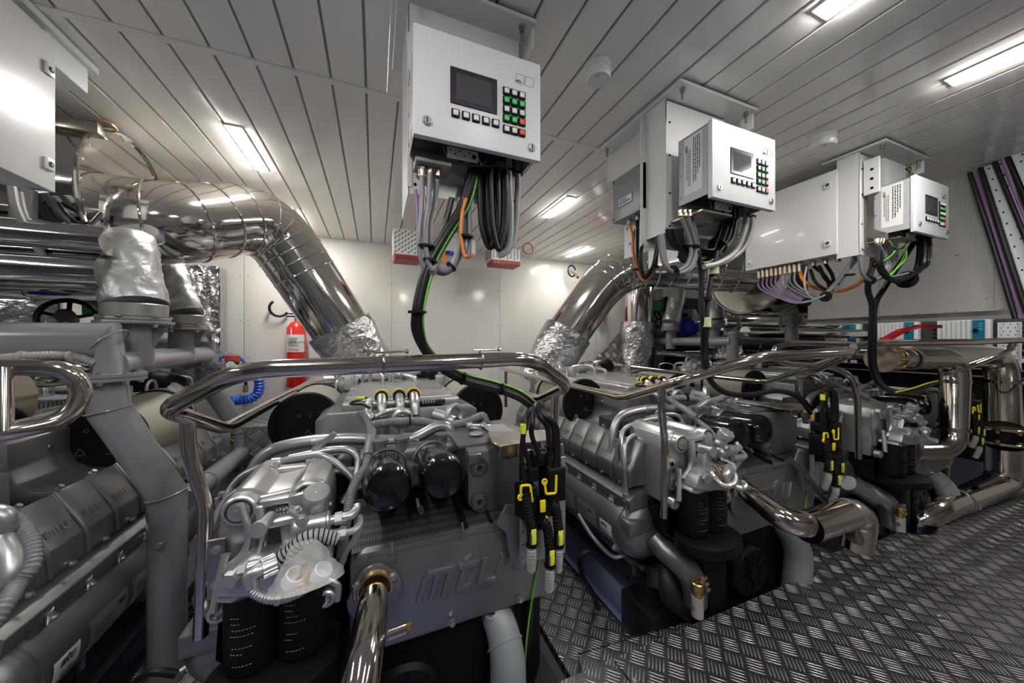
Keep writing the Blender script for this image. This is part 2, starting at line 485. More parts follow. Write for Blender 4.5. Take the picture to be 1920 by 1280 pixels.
# ---------------------------------------------------------------- walkway and aisle plates
def plate(name, poly, z, th=.006, m=tread, lip=0):
    mb = MB(m)
    mb.prism(poly, (0, 0, z - th), X, Yv, Zv, th, .0008, seg=1)
    return mb
WY = 1.135
x0 = P(1027, 1280, Z=WALK).x - .02
xj1 = P(1640, 1022, Z=WALK).x
xj0 = P(1145, 1228, Z=WALK).x
mbp = plate('', [(x0, YF + .01), (xj0 - .004, YF + .01), (xj0 - .004, WY), (x0, WY)], WALK)
mbp.box((x0, WY - .004, WALK - .09), (xj0 - .002, WY, WALK - .006))
o = mbp.build('floor'); struct(o)
mbp = plate('', [(xj0 + .001, YF + .01), (xj1 - .002, YF + .01), (xj1 - .002, WY + .06), (2.3, WY + .06), (2.3, WY), (xj0 + .001, WY)], WALK)
mbp.box((xj0, WY - .004, WALK - .09), (2.3, WY, WALK - .006))
struct(mbp.build('floor'))
mbp = plate('', [(xj1 + .004, YF + .01), (XR, YF + .01), (XR, 1.16), (3.72, 1.16), (3.66, 1.08), (3.5, 1.05), (3.38, 1.1), (3.34, 1.16), (xj1 + .004, 1.16)], WALK)
struct(mbp.build('floor'))
mbp = MB(zinc)
for px, py in ((1760, 1152), (1190, 1275)):
    p = P(px, py, Z=WALK); mbp.lathe([(.011, 0), (.009, .003), (0, .004)], p, Zv, 12)
    tag(mbp.build('plate_screw'), 'dome screw head in the tread plate, %s' % ('right of centre of the big plate' if px == 1760 else 'at the bottom edge of the frame'), 'screw'); mbp = MB(zinc)
# lower lip plate between engines
mbp = plate('', [(.77, 1.02), (1.14, 1.02), (1.14, YB - .1), (.77, YB - .1)], AISLE)
mbp.box((.77, 1.02, AISLE - .1), (.776, YB - .1, AISLE - .006)); mbp.box((1.134, 1.02, AISLE - .1), (1.14, YB - .1, AISLE - .006))
struct(mbp.build('floor'))
mbp = plate('', [(.74, 1.1), (1.42, 1.1), (1.38, 1.185), (.80, 1.236)], WALK - .03)
mbp.prism([(.80, 1.236), (1.38, 1.185), (1.38, 1.18), (.80, 1.23)], (0, 0, WALK - .11), X, Yv, Zv, .08)
mbp.prism([(.80, 1.236), (.805, 1.236), (.745, 1.1), (.74, 1.1)], (0, 0, WALK - .11), X, Yv, Zv, .08)
struct(mbp.build('floor'))
mbp = plate('', [(-.95, .9), (-.62, .9), (-.62, YB - .1), (-.95, YB - .1)], AISLE)
mbp.box((-.95, .9, AISLE - .1), (-.944, YB - .1, AISLE - .006)); mbp.box((-.626, .9, AISLE - .1), (-.62, YB - .1, AISLE - .006))
struct(mbp.build('floor'))
mbp = plate('', [(2.5, 1.2), (2.86, 1.2), (2.86, YB - .1), (2.5, YB - .1)], AISLE)
struct(mbp.build('floor'))
# black box girders under the deck edges and engine beds
for i, (a, b) in enumerate((((.55, 1.0, -1.62), (.76, YB, -1.44)), ((1.15, 1.0, -2.2), (1.19, YB, -1.46)), ((-1.2, .8, -2.2), (-1.0, YB, -1.7)), ((-.6, .8, -2.2), (-.5, YB, -1.5)), ((2.2, 1.1, -2.2), (2.3, YB, -1.5)), ((2.9, 1.1, -2.2), (2.95, YB, -1.5)))):
    mb = MB(darkgrey); mb.box(a, b, .005); struct(mb.build('trim_%d' % (i + 4)))

# ---------------------------------------------------------------- ceiling lamps
fill_lamp_m = mat('fill_lamp_diffuser', (1, 1, 1), .4, emit=(1, .97, .93), es=40)  # weaker glow for the added fill light beyond the trunk
def lamp(cx, y0, y1, label, wdt=.06, z=CZ, lm=None):
    t = thing('ceiling_light', (cx, (y0 + y1) / 2, z), label, 'ceiling light', 'strip lights between the ceiling boards')
    mb = MB(white); mb.box((cx - wdt / 2 - .008, y0 - .012, z - .006), (cx + wdt / 2 + .008, y1 + .012, z + .004), .002, 1); mb.build('lamp_frame', t)
    mb = MB(lm or lamp_m); mb.box((cx - wdt / 2, y0, z - .012), (cx + wdt / 2, y1, z - .005), .003, 1); mb.build('diffuser', t)
def lamp_px(a, b, label, wdt=.06):
    p, q = P(*a, Z=CZ), P(*b, Z=CZ); x = (p.x + q.x) / 2
    lamp(x, min(p.y, q.y), max(p.y, q.y), label, wdt)
    return x, p.y, q.y
L1 = lamp_px((445, 238), (485, 316), 'lit strip light above the left silver duct, nearer one')
L2 = lamp_px((540, 392), (562, 425), 'small lit strip light near the back wall on the left', .07)
L3 = lamp_px((1022, 405), (1072, 370), 'lit strip light in the middle of the ceiling, nearer the big cabinet')
L4 = lamp_px((1065, 480), (1100, 464), 'small lit strip light right of the red sounder, near the back wall', .06)
L5 = lamp_px((1540, 20), (1640, -45), 'lit strip light at the top edge, above the middle control cabinet', .07)
L6 = lamp_px((1790, 153), (2050, 25), 'long lit strip light at the right edge of the ceiling', .07)
lamp(-.6, -.3, .35, 'strip light over the walkway behind the viewer, left')
lamp(.62, -.9, -.25, 'strip light over the walkway behind the viewer, middle')
lamp(1.9, -1.1, -.4, 'strip light over the walkway behind the viewer, right')
lamp(-2.3, .2, .85, 'strip light over the left engine')
lamp(-2.3, 2.3, 2.9, 'strip light over the left engine, far one')
lamp(5.4, 1.2, 2.6, 'added fill light over the equipment cabinets beyond the sheet-metal trunk', lm=fill_lamp_m)  # added out of view to brighten the cabinets under the trunk
lamp(5.2, -.2, .5, 'strip light at far right end of walkway')
print('LAMPS', L1, L2, L3, L4, L5, L6)

# lamps in the bilge under the deck plates
for i, (x, y, e) in enumerate(((1.3, 1.9, 4), (.97, 2.8, 5), (-.75, 2.4, 5), (2.6, 1.8, 4), (4.4, 1.6, 3))):
    ld = bpy.data.lights.new('bilge_lamp', 'AREA'); ld.energy = e; ld.size = .25; ld.color = (.9, .93, 1)
    lo = bpy.data.objects.new('bilge_lamp', ld); COL.objects.link(lo); lo.location = Vector((x, y, -1.62)) + OFF
# smoke detectors
def detector(px, py, r, label):
    c = P(px, py, Z=CZ)
    t = thing('smoke_detector', c, label, 'smoke detector')
    mb = MB(white); mb.lathe([(0, 0), (r, 0), (r, .018), (r * .93, .022), (0, .022)], c, (0, 0, -1), 32); mb.build('base', t)
    mb = MB(white, gap_m); mb.lathe([(r * .9, .022), (r * .9, .03), (r, .034), (r, .05), (r * .9, .058), (0, .06)], c, (0, 0, -1), 32, 0)
    mb.torus(c + Vector((-r * .4, -.02, -.06)), (0, 0, 1), .007, .0008, 16, 1)
    mb.build('sensor_head', t)
    return t
detector(1122, 122, .046, 'round white smoke detector right of the big control cabinet')
detector(1543, 256, .055, 'round white smoke detector between middle and right control cabinets')
# ================================================================ control cabinets on ceiling brackets
def control_cabinet(x0, yf, zt, zb, label, side_label=True, depth=.155, W=.365):
    x1 = x0 + W; H = zt - zb
    t = thing('control_cabinet', ((x0 + x1) / 2, yf + depth / 2, zb), label, 'control cabinet', 'control cabinets hung from ceiling brackets')
    # housing: open bottom shell
    mb = MB(sidegrey, blackm)
    yb = yf + depth; th = .004
    mb.box((x0 + .004, yf + .022, zb + .02), (x0 + .004 + th, yb, zt - .004), .001, 1)
    mb.box((x1 - .008, yf + .022, zb + .02), (x1 - .004, yb, zt - .004), .001, 1)
    mb.box((x0 + .004, yf + .022, zt - .008), (x1 - .004, yb, zt - .004), .001, 1)
    mb.box((x0 + .004, yb - th, zb + .02), (x1 - .004, yb, zt - .004), .001, 1)
    mb.box((x0 + .012, yf + .03, zb + .06), (x1 - .012, yb - .006, zb + .065), m=1)
    for z in (.06, .15, .24):
        mb.bolt((x0 + .004, yb - .012, zt - z), (-1, 0, 0), .005, .003)
    mb.build('housing', t)
    mb = MB(darkgrey, white, blackm, cgrn)      # innards seen from below
    mb.box((x0 + .012, yf + .05, zb + .03), (x1 - .10, yb - .02, zb + .055), .004, m=0)
    mb.box((x0 + .10, yf + .06, zb - .008), (x0 + .19, yf + .068, zb + .022), .001, m=1)
    for i in range(5):
        mb.cyl((x0 + .108 + i * .014, yf + .0595, zb + .013 - (i % 2) * .01), (x0 + .108 + i * .014, yf + .061, zb + .013 - (i % 2) * .01), .0025, seg=8, m=2)
    mb.cyl((x0 + .178, yf + .0595, zb + .005), (x0 + .178, yf + .061, zb + .005), .007, seg=12, m=2)
    for i in range(9):
        a = x0 + .09 + .012 * i
        mb.tube([(a, yf + .09, zb + .05), (a + .01, yf + .08, zb + .005 + .006 * (i % 3)), (a + .03, yf + .1, zb + .01), (a + .05, yf + .11, zb + .05)], .0022, 6, smooth=True, m=3 if i % 4 == 0 else 2)
    mb.build('terminal_rail', t)
    # door with rolled edges
    mb = MB(whitel)
    mb.box((x0, yf, zb), (x1, yf + .02, zt), .0035, 2)
    d = mb.build('door', t)
    # locks
    for lx, lz in ((x0 + .035, zb + .04), (x1 - .03, zb + .034)):
        mb = MB(zinc, blackm); mb.lathe([(.012, 0), (.012, .004), (.010, .006), (0, .006)], (lx, yf, lz), (0, -1, 0), 20)
        mb.box((lx - .0015, yf - .0068, lz - .007), (lx + .0015, yf - .0058, lz + .007), m=1)
        mb.build('lock', d)
    # display
    sx0, sx1 = x0 + .27 * W, x0 + .615 * W; sz1, sz0 = zb + H * .69, zb + H * .37
    mb = MB(bezel); mb.box((sx0 - .003, yf - .003, sz0 - .003), (sx1 + .003, yf + .001, sz1 + .003), .001, 1); s = mb.build('display', t)
    mb = MB(screen_m); mb.box((sx0 + .012, yf - .0036, sz0 + .010), (sx1 - .014, yf - .002, sz1 - .012)); mb.build('screen', s)
    # keys
    kw = .0215
    def key(kx, kz, m):
        mb = MB(blackm, m)
        mb.box((kx - kw / 2, yf - .005, kz - kw / 2), (kx + kw / 2, yf + .001, kz + kw / 2), .001, 1)
        mb.box((kx - kw * .33, yf - .0075, kz - kw * .33), (kx + kw * .33, yf - .004, kz + kw * .33), .0012, 1, m=1)
        mb.build('key', t)
    cols = [x0 + W * .70, x0 + W * .765, x0 + W * .83]
    rows = [zb + H * .615, zb + H * .525, zb + H * .435, zb + H * .345]
    for r, z in enumerate(rows):
        for c, kx in enumerate(cols):
            m = keyw if r in (0, 2) else keyg
            if r == 3 and c == 2: m = keyr
            key(kx, z, m)
    zr = zb + H * .24
    for c, kx in enumerate(cols): key(kx, zr, keyr if c == 2 else keyw)
    for i in range(5): key(x0 + W * (.30 + .0775 * i), zb + H * .27, keyw)
    # maker's mark: two rounded squares
    mb = MB(ink); o = Vector((x0 + W * .775, yf - .0004, zb + H * .735)); q = .027
    for k in (0, 1):
        ox = o + X * (q + .003) * k + (X * 0)
        pts = [(.15, 0), (1, 0), (1, .92), (.92, 1), (.1, 1), (.0, .9), (.0, .12)]
        pp = [ox + X * (a + .14 * b) * q + Zv * b * q for a, b in pts]
        for a, b in zip(pp, pp[1:] + pp[:1]): mb.tube([a, b], .00045, 4)
    logo(mb, o + X * .0025 + Zv * .003, X, Zv, (0, -1, 0), .0062, .0005)
    mb.build('logo', d)
    # side label
    if side_label:
        mb = MB(paper, ink, inkgrey)
        sx = x0 + .0036
        zl0, zl1, yl0, yl1 = zb + .05, zt - .015, yf + .045, yb - .03
        mb.box((sx - .0006, yl0, zl0), (sx, yl1, zl1))
        # print runs downward: text x axis is -Z, text y axis is -Y ... read turned on its side
        scribble(mb, (sx, yl1 - .03, zl1 - .05), (0, 0, -1), (0, 1, 0), (-1, 0, 0), zl1 - zl0 - .06, .022, 3, 2, 3)
        scribble(mb, (sx, yl0 + .006, zl1 - .01), (0, 0, -1), (0, 1, 0), (-1, 0, 0), zl1 - zl0 - .02, .035, 4, 1, 5)
        logo(mb, (sx - .001, yl1 - .006, zl1 - .055), (0, 0, 1), (0, -1, 0), (-1, 0, 0), .009, .0006, m=1)
        mb.build('side_label', t)
    return t

def bracket(x0, x1, yf, yb, zb, plate_y0, plate_y1, plate_x0, plate_x1, label):
    t = thing('ceiling_bracket', ((x0 + x1) / 2, (yf + yb) / 2, CZ), label, 'bracket', 'white brackets hung from the ceiling')
    mb = MB(white, blackm)
    mb.box((x0, yf, zb), (x1, yf + .004, CZ - .03), .001, 1)
    mb.box((x0, yf, zb), (x0 + .004, yb, CZ - .01), .001, 1)
    mb.box((x1 - .004, yf, zb), (x1, yb, CZ - .01), .001, 1)
    mb.box((x0 - .003, yf - .003, zb + .02), (x0 + .012, yf + .001, CZ - .12), .001, 1)
    for z in (.03, .17, .33, .47):
        for x in (x0 + .02, x1 - .02):
            if zb + z < CZ - .05: mb.lathe([(.005, 0), (.004, .003), (0, .003)], (x, yf - .0005, zb + z), (0, -1, 0), 10, 1)
    mb.build('column', t)
    mb = MB(white)
    mb.box((plate_x0, plate_y0, CZ - .022), (plate_x1, plate_y1, CZ - .010), .002, 1)
    mb.box((plate_x1 - .006, plate_y0 + .02, CZ - .09), (plate_x1, yf + .05, CZ - .02), .002, 1)
    mb.build('mounting_plate', t)
    for x in (plate_x0 + .04, plate_x1 - .04):
        mb = MB(steel2); a = Vector((x, plate_y0 + .03, CZ - .022))
        mb.cyl(a, a - Zv * .008, .011, seg=16); mb.cyl(a - Zv * .008, a - Zv * .02, .009, seg=6); mb.cyl(a - Zv * .02, a - Zv * .045, .005, seg=10)
        mb.build('bolt', t)
    if plate_y1 - plate_y0 > .4:
        for y in (plate_y0 + .25, plate_y1 - .05):
            mb = MB(steel2); a = Vector((plate_x0 + .03, y, CZ - .022)); mb.cyl(a, a - Zv * .016, .009, seg=6); mb.cyl(a - Zv * .016, a - Zv * .04, .005, seg=10); mb.build('bolt', t)
    return t

control_cabinet(.0905, .90, .820, .533, 'big white control cabinet with screen and keys at top centre, nearest one')
control_cabinet(1.150, .88, .822, .532, 'white control cabinet with lit label on its grey side, middle of the three')
control_cabinet(2.475, .805, .826, .545, 'small-looking white control cabinet at far right below the ribbed module')
bracket(.0925, .458, 1.062, 1.30, .445, .985, 1.36, .06, .485, 'white ceiling bracket behind the big control cabinet')
bracket(1.140, 1.50, 1.085, 1.20, .46, .99, 1.54, 1.12, 1.585, 'white ceiling bracket behind the middle control cabinet')
bracket(2.44, 2.86, 1.0, 1.10, .47, .89, 1.16, 2.42, 2.90, 'white ceiling bracket behind the small control cabinet on the right')
# long bracket arms along the ceiling
mb = MB(white)
mb.box((1.11, 1.2, .43), (1.5, 1.205, CZ - .03), .001, 1)
mb.box((1.50, 1.2, .43), (1.505, 1.56, CZ - .03), .001, 1)
mb.prism([(1.56, CZ - .02), (1.56, CZ - .16), (1.50, CZ - .17), (1.45, CZ - .22), (1.43, CZ - .30), (1.42, .60), (1.42, .43), (1.2, .43), (1.2, CZ - .02)], (1.205, 0, 0), Yv, Zv, X, .006, 0)
for y, z in ((1.38, .50), (1.28, .56), (1.40, .58)): mb.bolt((1.205, y, z), (-1, 0, 0), .007, .006)
tag(mb.build('wing_bracket'), 'white side wing of the middle bracket carrying the grey junction box', 'bracket')

# grey junction box on the middle bracket
t = thing('junction_box', (1.16, 1.3, .6), 'mid-grey junction box with white nameplate and three cables beneath', 'junction box')
mb = MB(boxgrey, blackm); mb.box((1.12, 1.20, .600), (1.20, 1.41, .815), .004, 2)
for y in (1.212, 1.398):
    for z in (.615, .8): mb.cyl((1.12, y, z), (1.1185, y, z), .005, seg=10, m=1)
mb.build('housing', t)
mb = MB(paper, inkgrey, cgrey); mb.box((1.117, 1.262, .658), (1.12, 1.362, .702), .001, 1, m=2); mb.box((1.1162, 1.267, .662), (1.1175, 1.357, .698), m=0)
scribble(mb, (1.116, 1.35, .667), (0, -1, 0), Zv, (-1, 0, 0), .075, .027, 2, 1, 4, .6); mb.build('nameplate', t)
for y in (1.235, 1.275, 1.33):
    mb = MB(nickel); mb.cyl((1.16, y, .6), (1.16, y, .592), .013, seg=6); mb.cyl((1.16, y, .592), (1.16, y, .578), .010, seg=16); mb.build('cable_gland', t)

# large white cabinets (right one behind the middle control cabinet, left one at the frame edge)
def big_cab(xf, sgn, y0, y1, zb, zt, label, locks):
    t = thing('electrical_cabinet', (xf + sgn * .1, (y0 + y1) / 2, zb), label, 'electrical cabinet')
    mb = MB(white); mb.box((min(xf + sgn * .02, xf + sgn * .2), y0 + .005, zb + .004), (max(xf + sgn * .02, xf + sgn * .2), y1 - .005, zt - .004), .004, 2); mb.build('housing', t)
    mb = MB(white); mb.box((min(xf, xf + sgn * .018), y0, zb), (max(xf, xf + sgn * .018), y1, zt), .004, 2); d = mb.build('door', t)
    for (y, z) in locks:
        mb = MB(whitel, zinc, blackm)
        mb.box((xf - sgn * .008, y - .017, z - .02), (xf, y + .017, z + .02), .005, 2) if sgn > 0 else mb.box((xf, y - .017, z - .02), (xf + .008, y + .017, z + .02), .005, 2)
        mb.cyl((xf - sgn * .0075, y, z), (xf - sgn * .0095, y, z), .009, seg=18, m=2)
        mb.cyl((xf - sgn * .0095, y, z), (xf - sgn * .011, y, z), .005, seg=3, m=1)
        mb.build('lock', d)
    return t
rc = big_cab(2.42, 1, 1.09, 1.60, .495, .975, 'large white electrical cabinet with round locks, right of the middle control cabinet', [(1.13, .90), (1.13, .565), (1.57, .54)])
lc = big_cab(-.975, -1, 1.02, 1.60, .489, .99, 'large white electrical cabinet cut off by the left edge of the frame', [(1.57, .875), (1.57, .57)])
glands = []
for i in range(10):
    y = 1.54 - i * .027
    mb = MB(nickel); mb.cyl((2.47, y, .497), (2.47, y, .488), .014, seg=6); mb.cyl((2.47, y, .488), (2.47, y, .440), .0105, seg=16); mb.build('cable_gland', rc); glands.append(Vector((2.47, y, .44)))
for y in (1.24, 1.18, 1.12):
    mb = MB(nickel); mb.cyl((2.5, y, .497), (2.5, y, .486), .016, seg=6); mb.cyl((2.5, y, .486), (2.5, y, .465), .012, seg=16); mb.build('cable_gland', rc)
mb = MB(nickel); mb.cyl((-1.05, 1.40, .49), (-1.05, 1.40, .46), .016, seg=14); mb.build('cable_gland', lc)
# bracket end behind the left cabinet
mb = MB(whitel); mb.box((-1.10, 1.60, .93), (-1.0, 1.78, CZ - .01), .002, 1); mb.box((-1.2, 1.5, 1.02), (-.98, 1.8, CZ - .006), .002, 1)
mb.bolt((-1.02, 1.66, 1.02), (0, 0, -1), .008, .01)
tag(mb.build('cabinet_bracket'), 'grey-white ceiling bracket end behind the left cabinet', 'bracket')

# finned module on the right bracket
t = thing('finned_module', (2.62, .97, .80), 'light grey finned heat-sink module above the small control cabinet', 'electronics module')
mb = MB(sidegrey)
mb.box((2.47, .955, .80), (2.72, .995, .975), .003, 1)
for i in range(17): mb.box((2.50 + i * .0135, .925, .802), (2.505 + i * .0135, .957, .973), .0008, 1)
mb.build('heat_sink', t)
mb = MB(white, blackm); mb.box((2.462, .93, .79), (2.475, .995, .98), .003, 1); 
for z in (.82, .87, .92): mb.cyl((2.462, .96, z), (2.460, .96, z), .007, seg=12, m=1)
mb.build('end_plate', t)
mb = MB(steel2); mb.prism([(.98, .80), (.98, .56), (.90, .52), (.90, .56), (.955, .60), (.955, .80)], (2.468, 0, 0), Yv, Zv, X, .004)
tag(mb.build('mounting_strap'), 'bare metal mounting strap behind the small control cabinet', 'bracket')

# ================================================================ cables
def cable(mb, pts, r, m, n=7): mb.tube(pts, r, 8, smooth=True, m=m, n=n)
def bundle(name, base, label, cables, ties=(), cat='cable bundle', group=None):
    """cables: list of (pts, r, material, part name); ties: (centre, direction, radius)"""
    t = thing(name, base, label, cat, group)
    for c in cables:
        pts, r, m = c[:3]
        mb = MB(m); mb.tube(pts, r, 8, smooth=True, n=7); mb.build(c[3] if len(c) > 3 else 'cable', t)
    for c, d, R in ties:
        mb = MB(blackm); c = Vector(c); d = Vector(d).normalized(); mb.cyl(c - d * .003, c + d * .003, R, seg=14)
        x, y, _ = frame_of(d); mb.box(c + x * R - Vector((.004,) * 3), c + x * R + Vector((.004,) * 3)); mb.build('cable_tie', t)
    return t
rnd = random.Random(3)
def px_loop(pts, Y, r, m, name='cable', dy=0):
    return ([P(a, b, Y=Y + (c[0] if c else 0)) for a, b, *c in pts], r, m, name)

# --- cabinet 1
g1 = []
for i, (gx) in enumerate((791, 806, 821)):
    mb = MB(nickel, darkgrey)
    p = P(gx, 318, Y=1.0)
    mb.cyl(p + Zv * .01, p, .012, seg=6); mb.cyl(p, p - Zv * .02, .009, seg=14)
    tag(mb.build('cable_gland'), '%s brass cable gland under the big control cabinet' % ('left', 'middle', 'right')[i], 'cable gland', 'brass glands under the big control cabinet')
mb = MB(boxgrey); mb.box((.105, .97, .503), (.205, 1.05, .515), .002, 1); tag(mb.build('gland_plate'), 'grey gland plate under the left half of the big control cabinet', 'gland plate')
Y1 = 1.0
bundle('cable_bundle', (.13, 1.0, .2), 'three grey cables looping down from the brass glands of the big cabinet', [
    px_loop([(791, 325), (792, 380), (788, 430), (786, 460), (792, 495), (810, 512), (822, 500)], Y1, .0075, cgrey),
    px_loop([(806, 325), (803, 380), (797, 425), (799, 470), (810, 505), (822, 490)], Y1 - .01, .0075, cgrey),
    px_loop([(821, 325), (815, 380), (806, 420), (806, 470), (818, 495), (828, 470)], Y1 + .012, .0075, cgrey),
    px_loop([(779, 355), (783, 385), (784, 440), (788, 480), (800, 508), (815, 505)], Y1 + .02, .005, cpurple)],
    [(P(799, 462, Y=Y1), Zv, .024)], group='cables under the control cabinets')
bundle('cable_bundle', (.2, 1.0, .2), 'grey cables in a U-shaped loop below the big cabinet, with an orange one', [
    px_loop([(868, 372), (864, 430), (858, 470), (848, 500), (832, 508), (818, 500), (808, 480)], Y1, .0085, cgrey),
    px_loop([(872, 372), (872, 430), (866, 465), (852, 498), (832, 512), (814, 504), (806, 492)], Y1 + .02, .0085, cgrey),
    px_loop([(862, 372), (861, 400), (868, 450), (873, 478), (880, 470), (880, 400), (878, 375)], Y1 + .01, .0075, cgrey),
    px_loop([(874, 372), (866, 400), (864, 440), (870, 478), (876, 480)], Y1 - .008, .005, corange)],
    [(P(872, 443, Y=Y1), Zv, .02), (P(846, 500, Y=Y1), (1, 0, 1), .018)], group='cables under the control cabinets')
loops = []
for i in range(9):
    a = 899 + i * 4.2 + rnd.uniform(-1, 1); b = 935 + i * 3.0; bot = 455 + rnd.uniform(-6, 22)
    loops.append(px_loop([(a, 315), (a + 1, 380), (a + 5, 430), ((a + b) / 2 + 1, bot), (b - 3, 430), (b, 380), (b - 2, 318)], Y1 + rnd.uniform(-.03, .05), rnd.choice((.0045, .006, .0075)), rubber))
bundle('cable_bundle', (.36, 1.0, .2), 'bunch of thin black cables looping below the right half of the big cabinet', loops, [(P(933, 455, Y=Y1), (1, 0, .3), .03)], group='cables under the control cabinets')
bundle('cable_bundle', (.42, 1.0, .25), 'two thick light grey cables looping below the right corner of the big cabinet', [
    px_loop([(954, 298), (955, 350), (958, 400), (956, 450), (948, 472), (934, 478)], Y1, .0105, clight),
    px_loop([(970, 300), (971, 350), (968, 410), (962, 450), (952, 470), (940, 474)], Y1 + .03, .0105, clight)],
    [(P(957, 320, Y=Y1), Zv, .013), (P(971, 325, Y=Y1 + .03), Zv, .013)], group='cables under the control cabinets')
# main black trunk from cabinet 1 down to the engine connectors
trunk = []
tp = [(888, 318, 1.0), (870, 385, 1.0), (836, 440, 1.0), (808, 490, 1.0), (792, 540, 1.0), (783, 590, 1.0), (784, 625, 1.02), (800, 660, 1.06), (830, 690, 1.12), (870, 712, 1.18), (930, 728, 1.2), (975, 745, 1.2), (1005, 768, 1.18)]
for k, (dx, dy, m, r) in enumerate(((0, 0, rubber, .0095), (7, 2, rubber, .0095), (-6, -1, rubber, .0085), (4, -5, rubber, .008), (11, -3, cgrn, .0035))):
    trunk.append(([P(x + dx * (1 if y < 640 else .3), y + dy + (0 if y < 640 else -dx * .75), Y=Yq) + Vector((0, .008 * (k % 2), 0)) for x, y, Yq in tp], r, m))
trunk.append(([P(x, y, Y=1.02) for x, y in ((848, 372), (838, 410), (822, 460), (810, 490), (806, 500))], .010, rubber))
bundle('trunk_cable_run', P(784, 625, Y=1.02), 'thick black cable trunk with green wire, sweeping from the big cabinet to the front engine', trunk,
       [(P(x, y, Y=Yq), d, .024) for x, y, Yq, d in ((809, 490, 1.0, (-.35, 0, -1)), (784, 585, 1.0, (0, 0, -1)), (868, 709, 1.18, (1, .2, -.4)), (940, 729, 1.2, (1, 0, -.3)))], cat='cable trunk')

# --- cabinet 2
Y2 = .98
lp = []
for i in range(10):
    a = 1352 + i * 3.5; bot = 470 + rnd.uniform(-4, 24)
    lp.append(px_loop([(a, 388), (a - 1, 420), (a - 12, 455), (1335 - i, bot), (1290 + i, bot - 8), (1262 + i * 2, 460), (1250 + i * 3, 430)], Y2 + .06 + rnd.uniform(-.03, .05), rnd.choice((.005, .008, .009)), rubber))
bundle('cable_bundle', (1.35, 1.05, .25), 'dense black cables looping below the middle control cabinet', lp, [(P(1345, 460, Y=1.04), (1, 0, 1), .04), (P(1285, 478, Y=1.04), (1, 0, .2), .035)], group='cables under the control cabinets')
bundle('cable_bundle', (1.5, .98, .3), 'two light grey cables looping below the right corner of the middle cabinet', [
    px_loop([(1398, 390), (1396, 430), (1380, 470), (1350, 492), (1320, 500)], Y2, .011, clight),
    px_loop([(1411, 392), (1408, 430), (1394, 465), (1365, 488), (1330, 500)], Y2 + .03, .011, clight)], [(P(1399, 404, Y=Y2), Zv, .014), (P(1411, 406, Y=Y2 + .03), Zv, .014)], group='cables under the control cabinets')
lp = []
for i in range(4):
    lp.append(px_loop([(1278 + 6 * i, 408), (1290 + 5 * i, 440), (1296 + 4 * i, 470), (1286 + i * 3, 498 + i * 2), (1262 + i, 508 + 2 * i), (1243 + i * 2, 490), (1236 + i * 2, 440)], Y2 + .02 * (i % 2), .0075, cgrey))
bundle('cable_bundle', (1.2, .98, .25), 'four mid-grey cables looping from the glands of the middle cabinet', lp, [(P(1262, 512, Y=Y2), X, .03), (P(1300, 462, Y=Y2), Zv, .026)], group='cables under the control cabinets')
for i in range(3):
    p = P(1276 + 9 * i, 400, Y=Y2); mb = MB(nickel); mb.cyl(p + Zv * .012, p, .012, seg=6); mb.cyl(p, p - Zv * .012, .009, seg=14)
    tag(mb.build('cable_gland'), '%s brass gland under the middle control cabinet' % ('left', 'centre', 'right')[i], 'cable gland', 'brass glands under the middle control cabinet')
mb = MB(steel2); mb.box((1.16, .93, .500), (1.33, 1.08, .508), .001, 1); tag(mb.build('gland_plate'), 'bare metal gland plate under the middle control cabinet', 'gland plate')
bundle('cable_bundle', (1.15, 1.3, .2), 'orange and black cables in a narrow U-loop under the grey junction box', [
    ([Vector((1.16, 1.33, .578)), P(1186, 440, Y=1.31), P(1190, 490, Y=1.29), P(1205, 524, Y=1.25), P(1222, 510, Y=1.2), P(1232, 470, Y=1.15), P(1236, 432, Y=1.15)], .006, corange),
    ([Vector((1.16, 1.275, .578)), P(1195, 430, Y=1.26), P(1196, 480, Y=1.25), P(1207, 520, Y=1.22), P(1224, 500, Y=1.18), P(1235, 440, Y=1.15)], .008, rubber),
    ([Vector((1.16, 1.235, .578)), P(1209, 430, Y=1.22), P(1201, 480, Y=1.2), P(1208, 518, Y=1.2), P(1226, 495, Y=1.16), P(1238, 440, Y=1.14)], .008, rubber),
    ([P(1190, 430, Y=1.33), P(1187, 470, Y=1.31), P(1206, 522, Y=1.27), P(1228, 505, Y=1.2), P(1233, 440, Y=1.16)], .007, cgrey)],
    [(P(1192, 505, Y=1.27), Zv, .014), (P(1228, 500, Y=1.18), Zv, .018)], group='cables under the control cabinets')
# twin black drops from cabinet 2 to engine 2
def drop(pts, label, r=.011, extra=(), tape=()):
    cs = []
    for k, dx in enumerate((-1, 1)):
        cs.append(([P(x + dx * w, y, Y=Yq) + Vector((0, .01 * k, 0)) for x, y, Yq, w in pts], r, rubber))
    cs += list(extra)
    t = bundle('cable_drop', P(pts[len(pts) // 2][0], pts[len(pts) // 2][1], Y=pts[len(pts) // 2][2]), label, cs, cat='cable', group=None)
    for (x, y, Yq, hh) in tape:
        mb = MB(tapey if hh > 0 else blackm); a = P(x, y - abs(hh), Y=Yq); b = P(x, y + abs(hh), Y=Yq); mb.cyl(a, b, r * 1.75, seg=14); mb.build('marker_tape' if hh > 0 else 'cable_tie', t)
    return t
drop([(1328, 470, 1.0, 20), (1327, 510, 1.0, 12), (1323, 560, 1.0, 8), (1323, 620, 1.0, 4), (1324, 680, 1.05, 4), (1335, 715, 1.1, 3), (1365, 737, 1.12, 3), (1410, 740, 1.12, 3), (1460, 733, 1.12, 3), (1500, 745, 1.12, 4), (1525, 775, 1.12, 5)],
     'pair of thick black cables dropping from the middle cabinet, with yellow tape marker', .0115, tape=((1323, 604, .995, 9), (1338, 505, 1.0, 9), (1324, 560, 1.0, -3)))
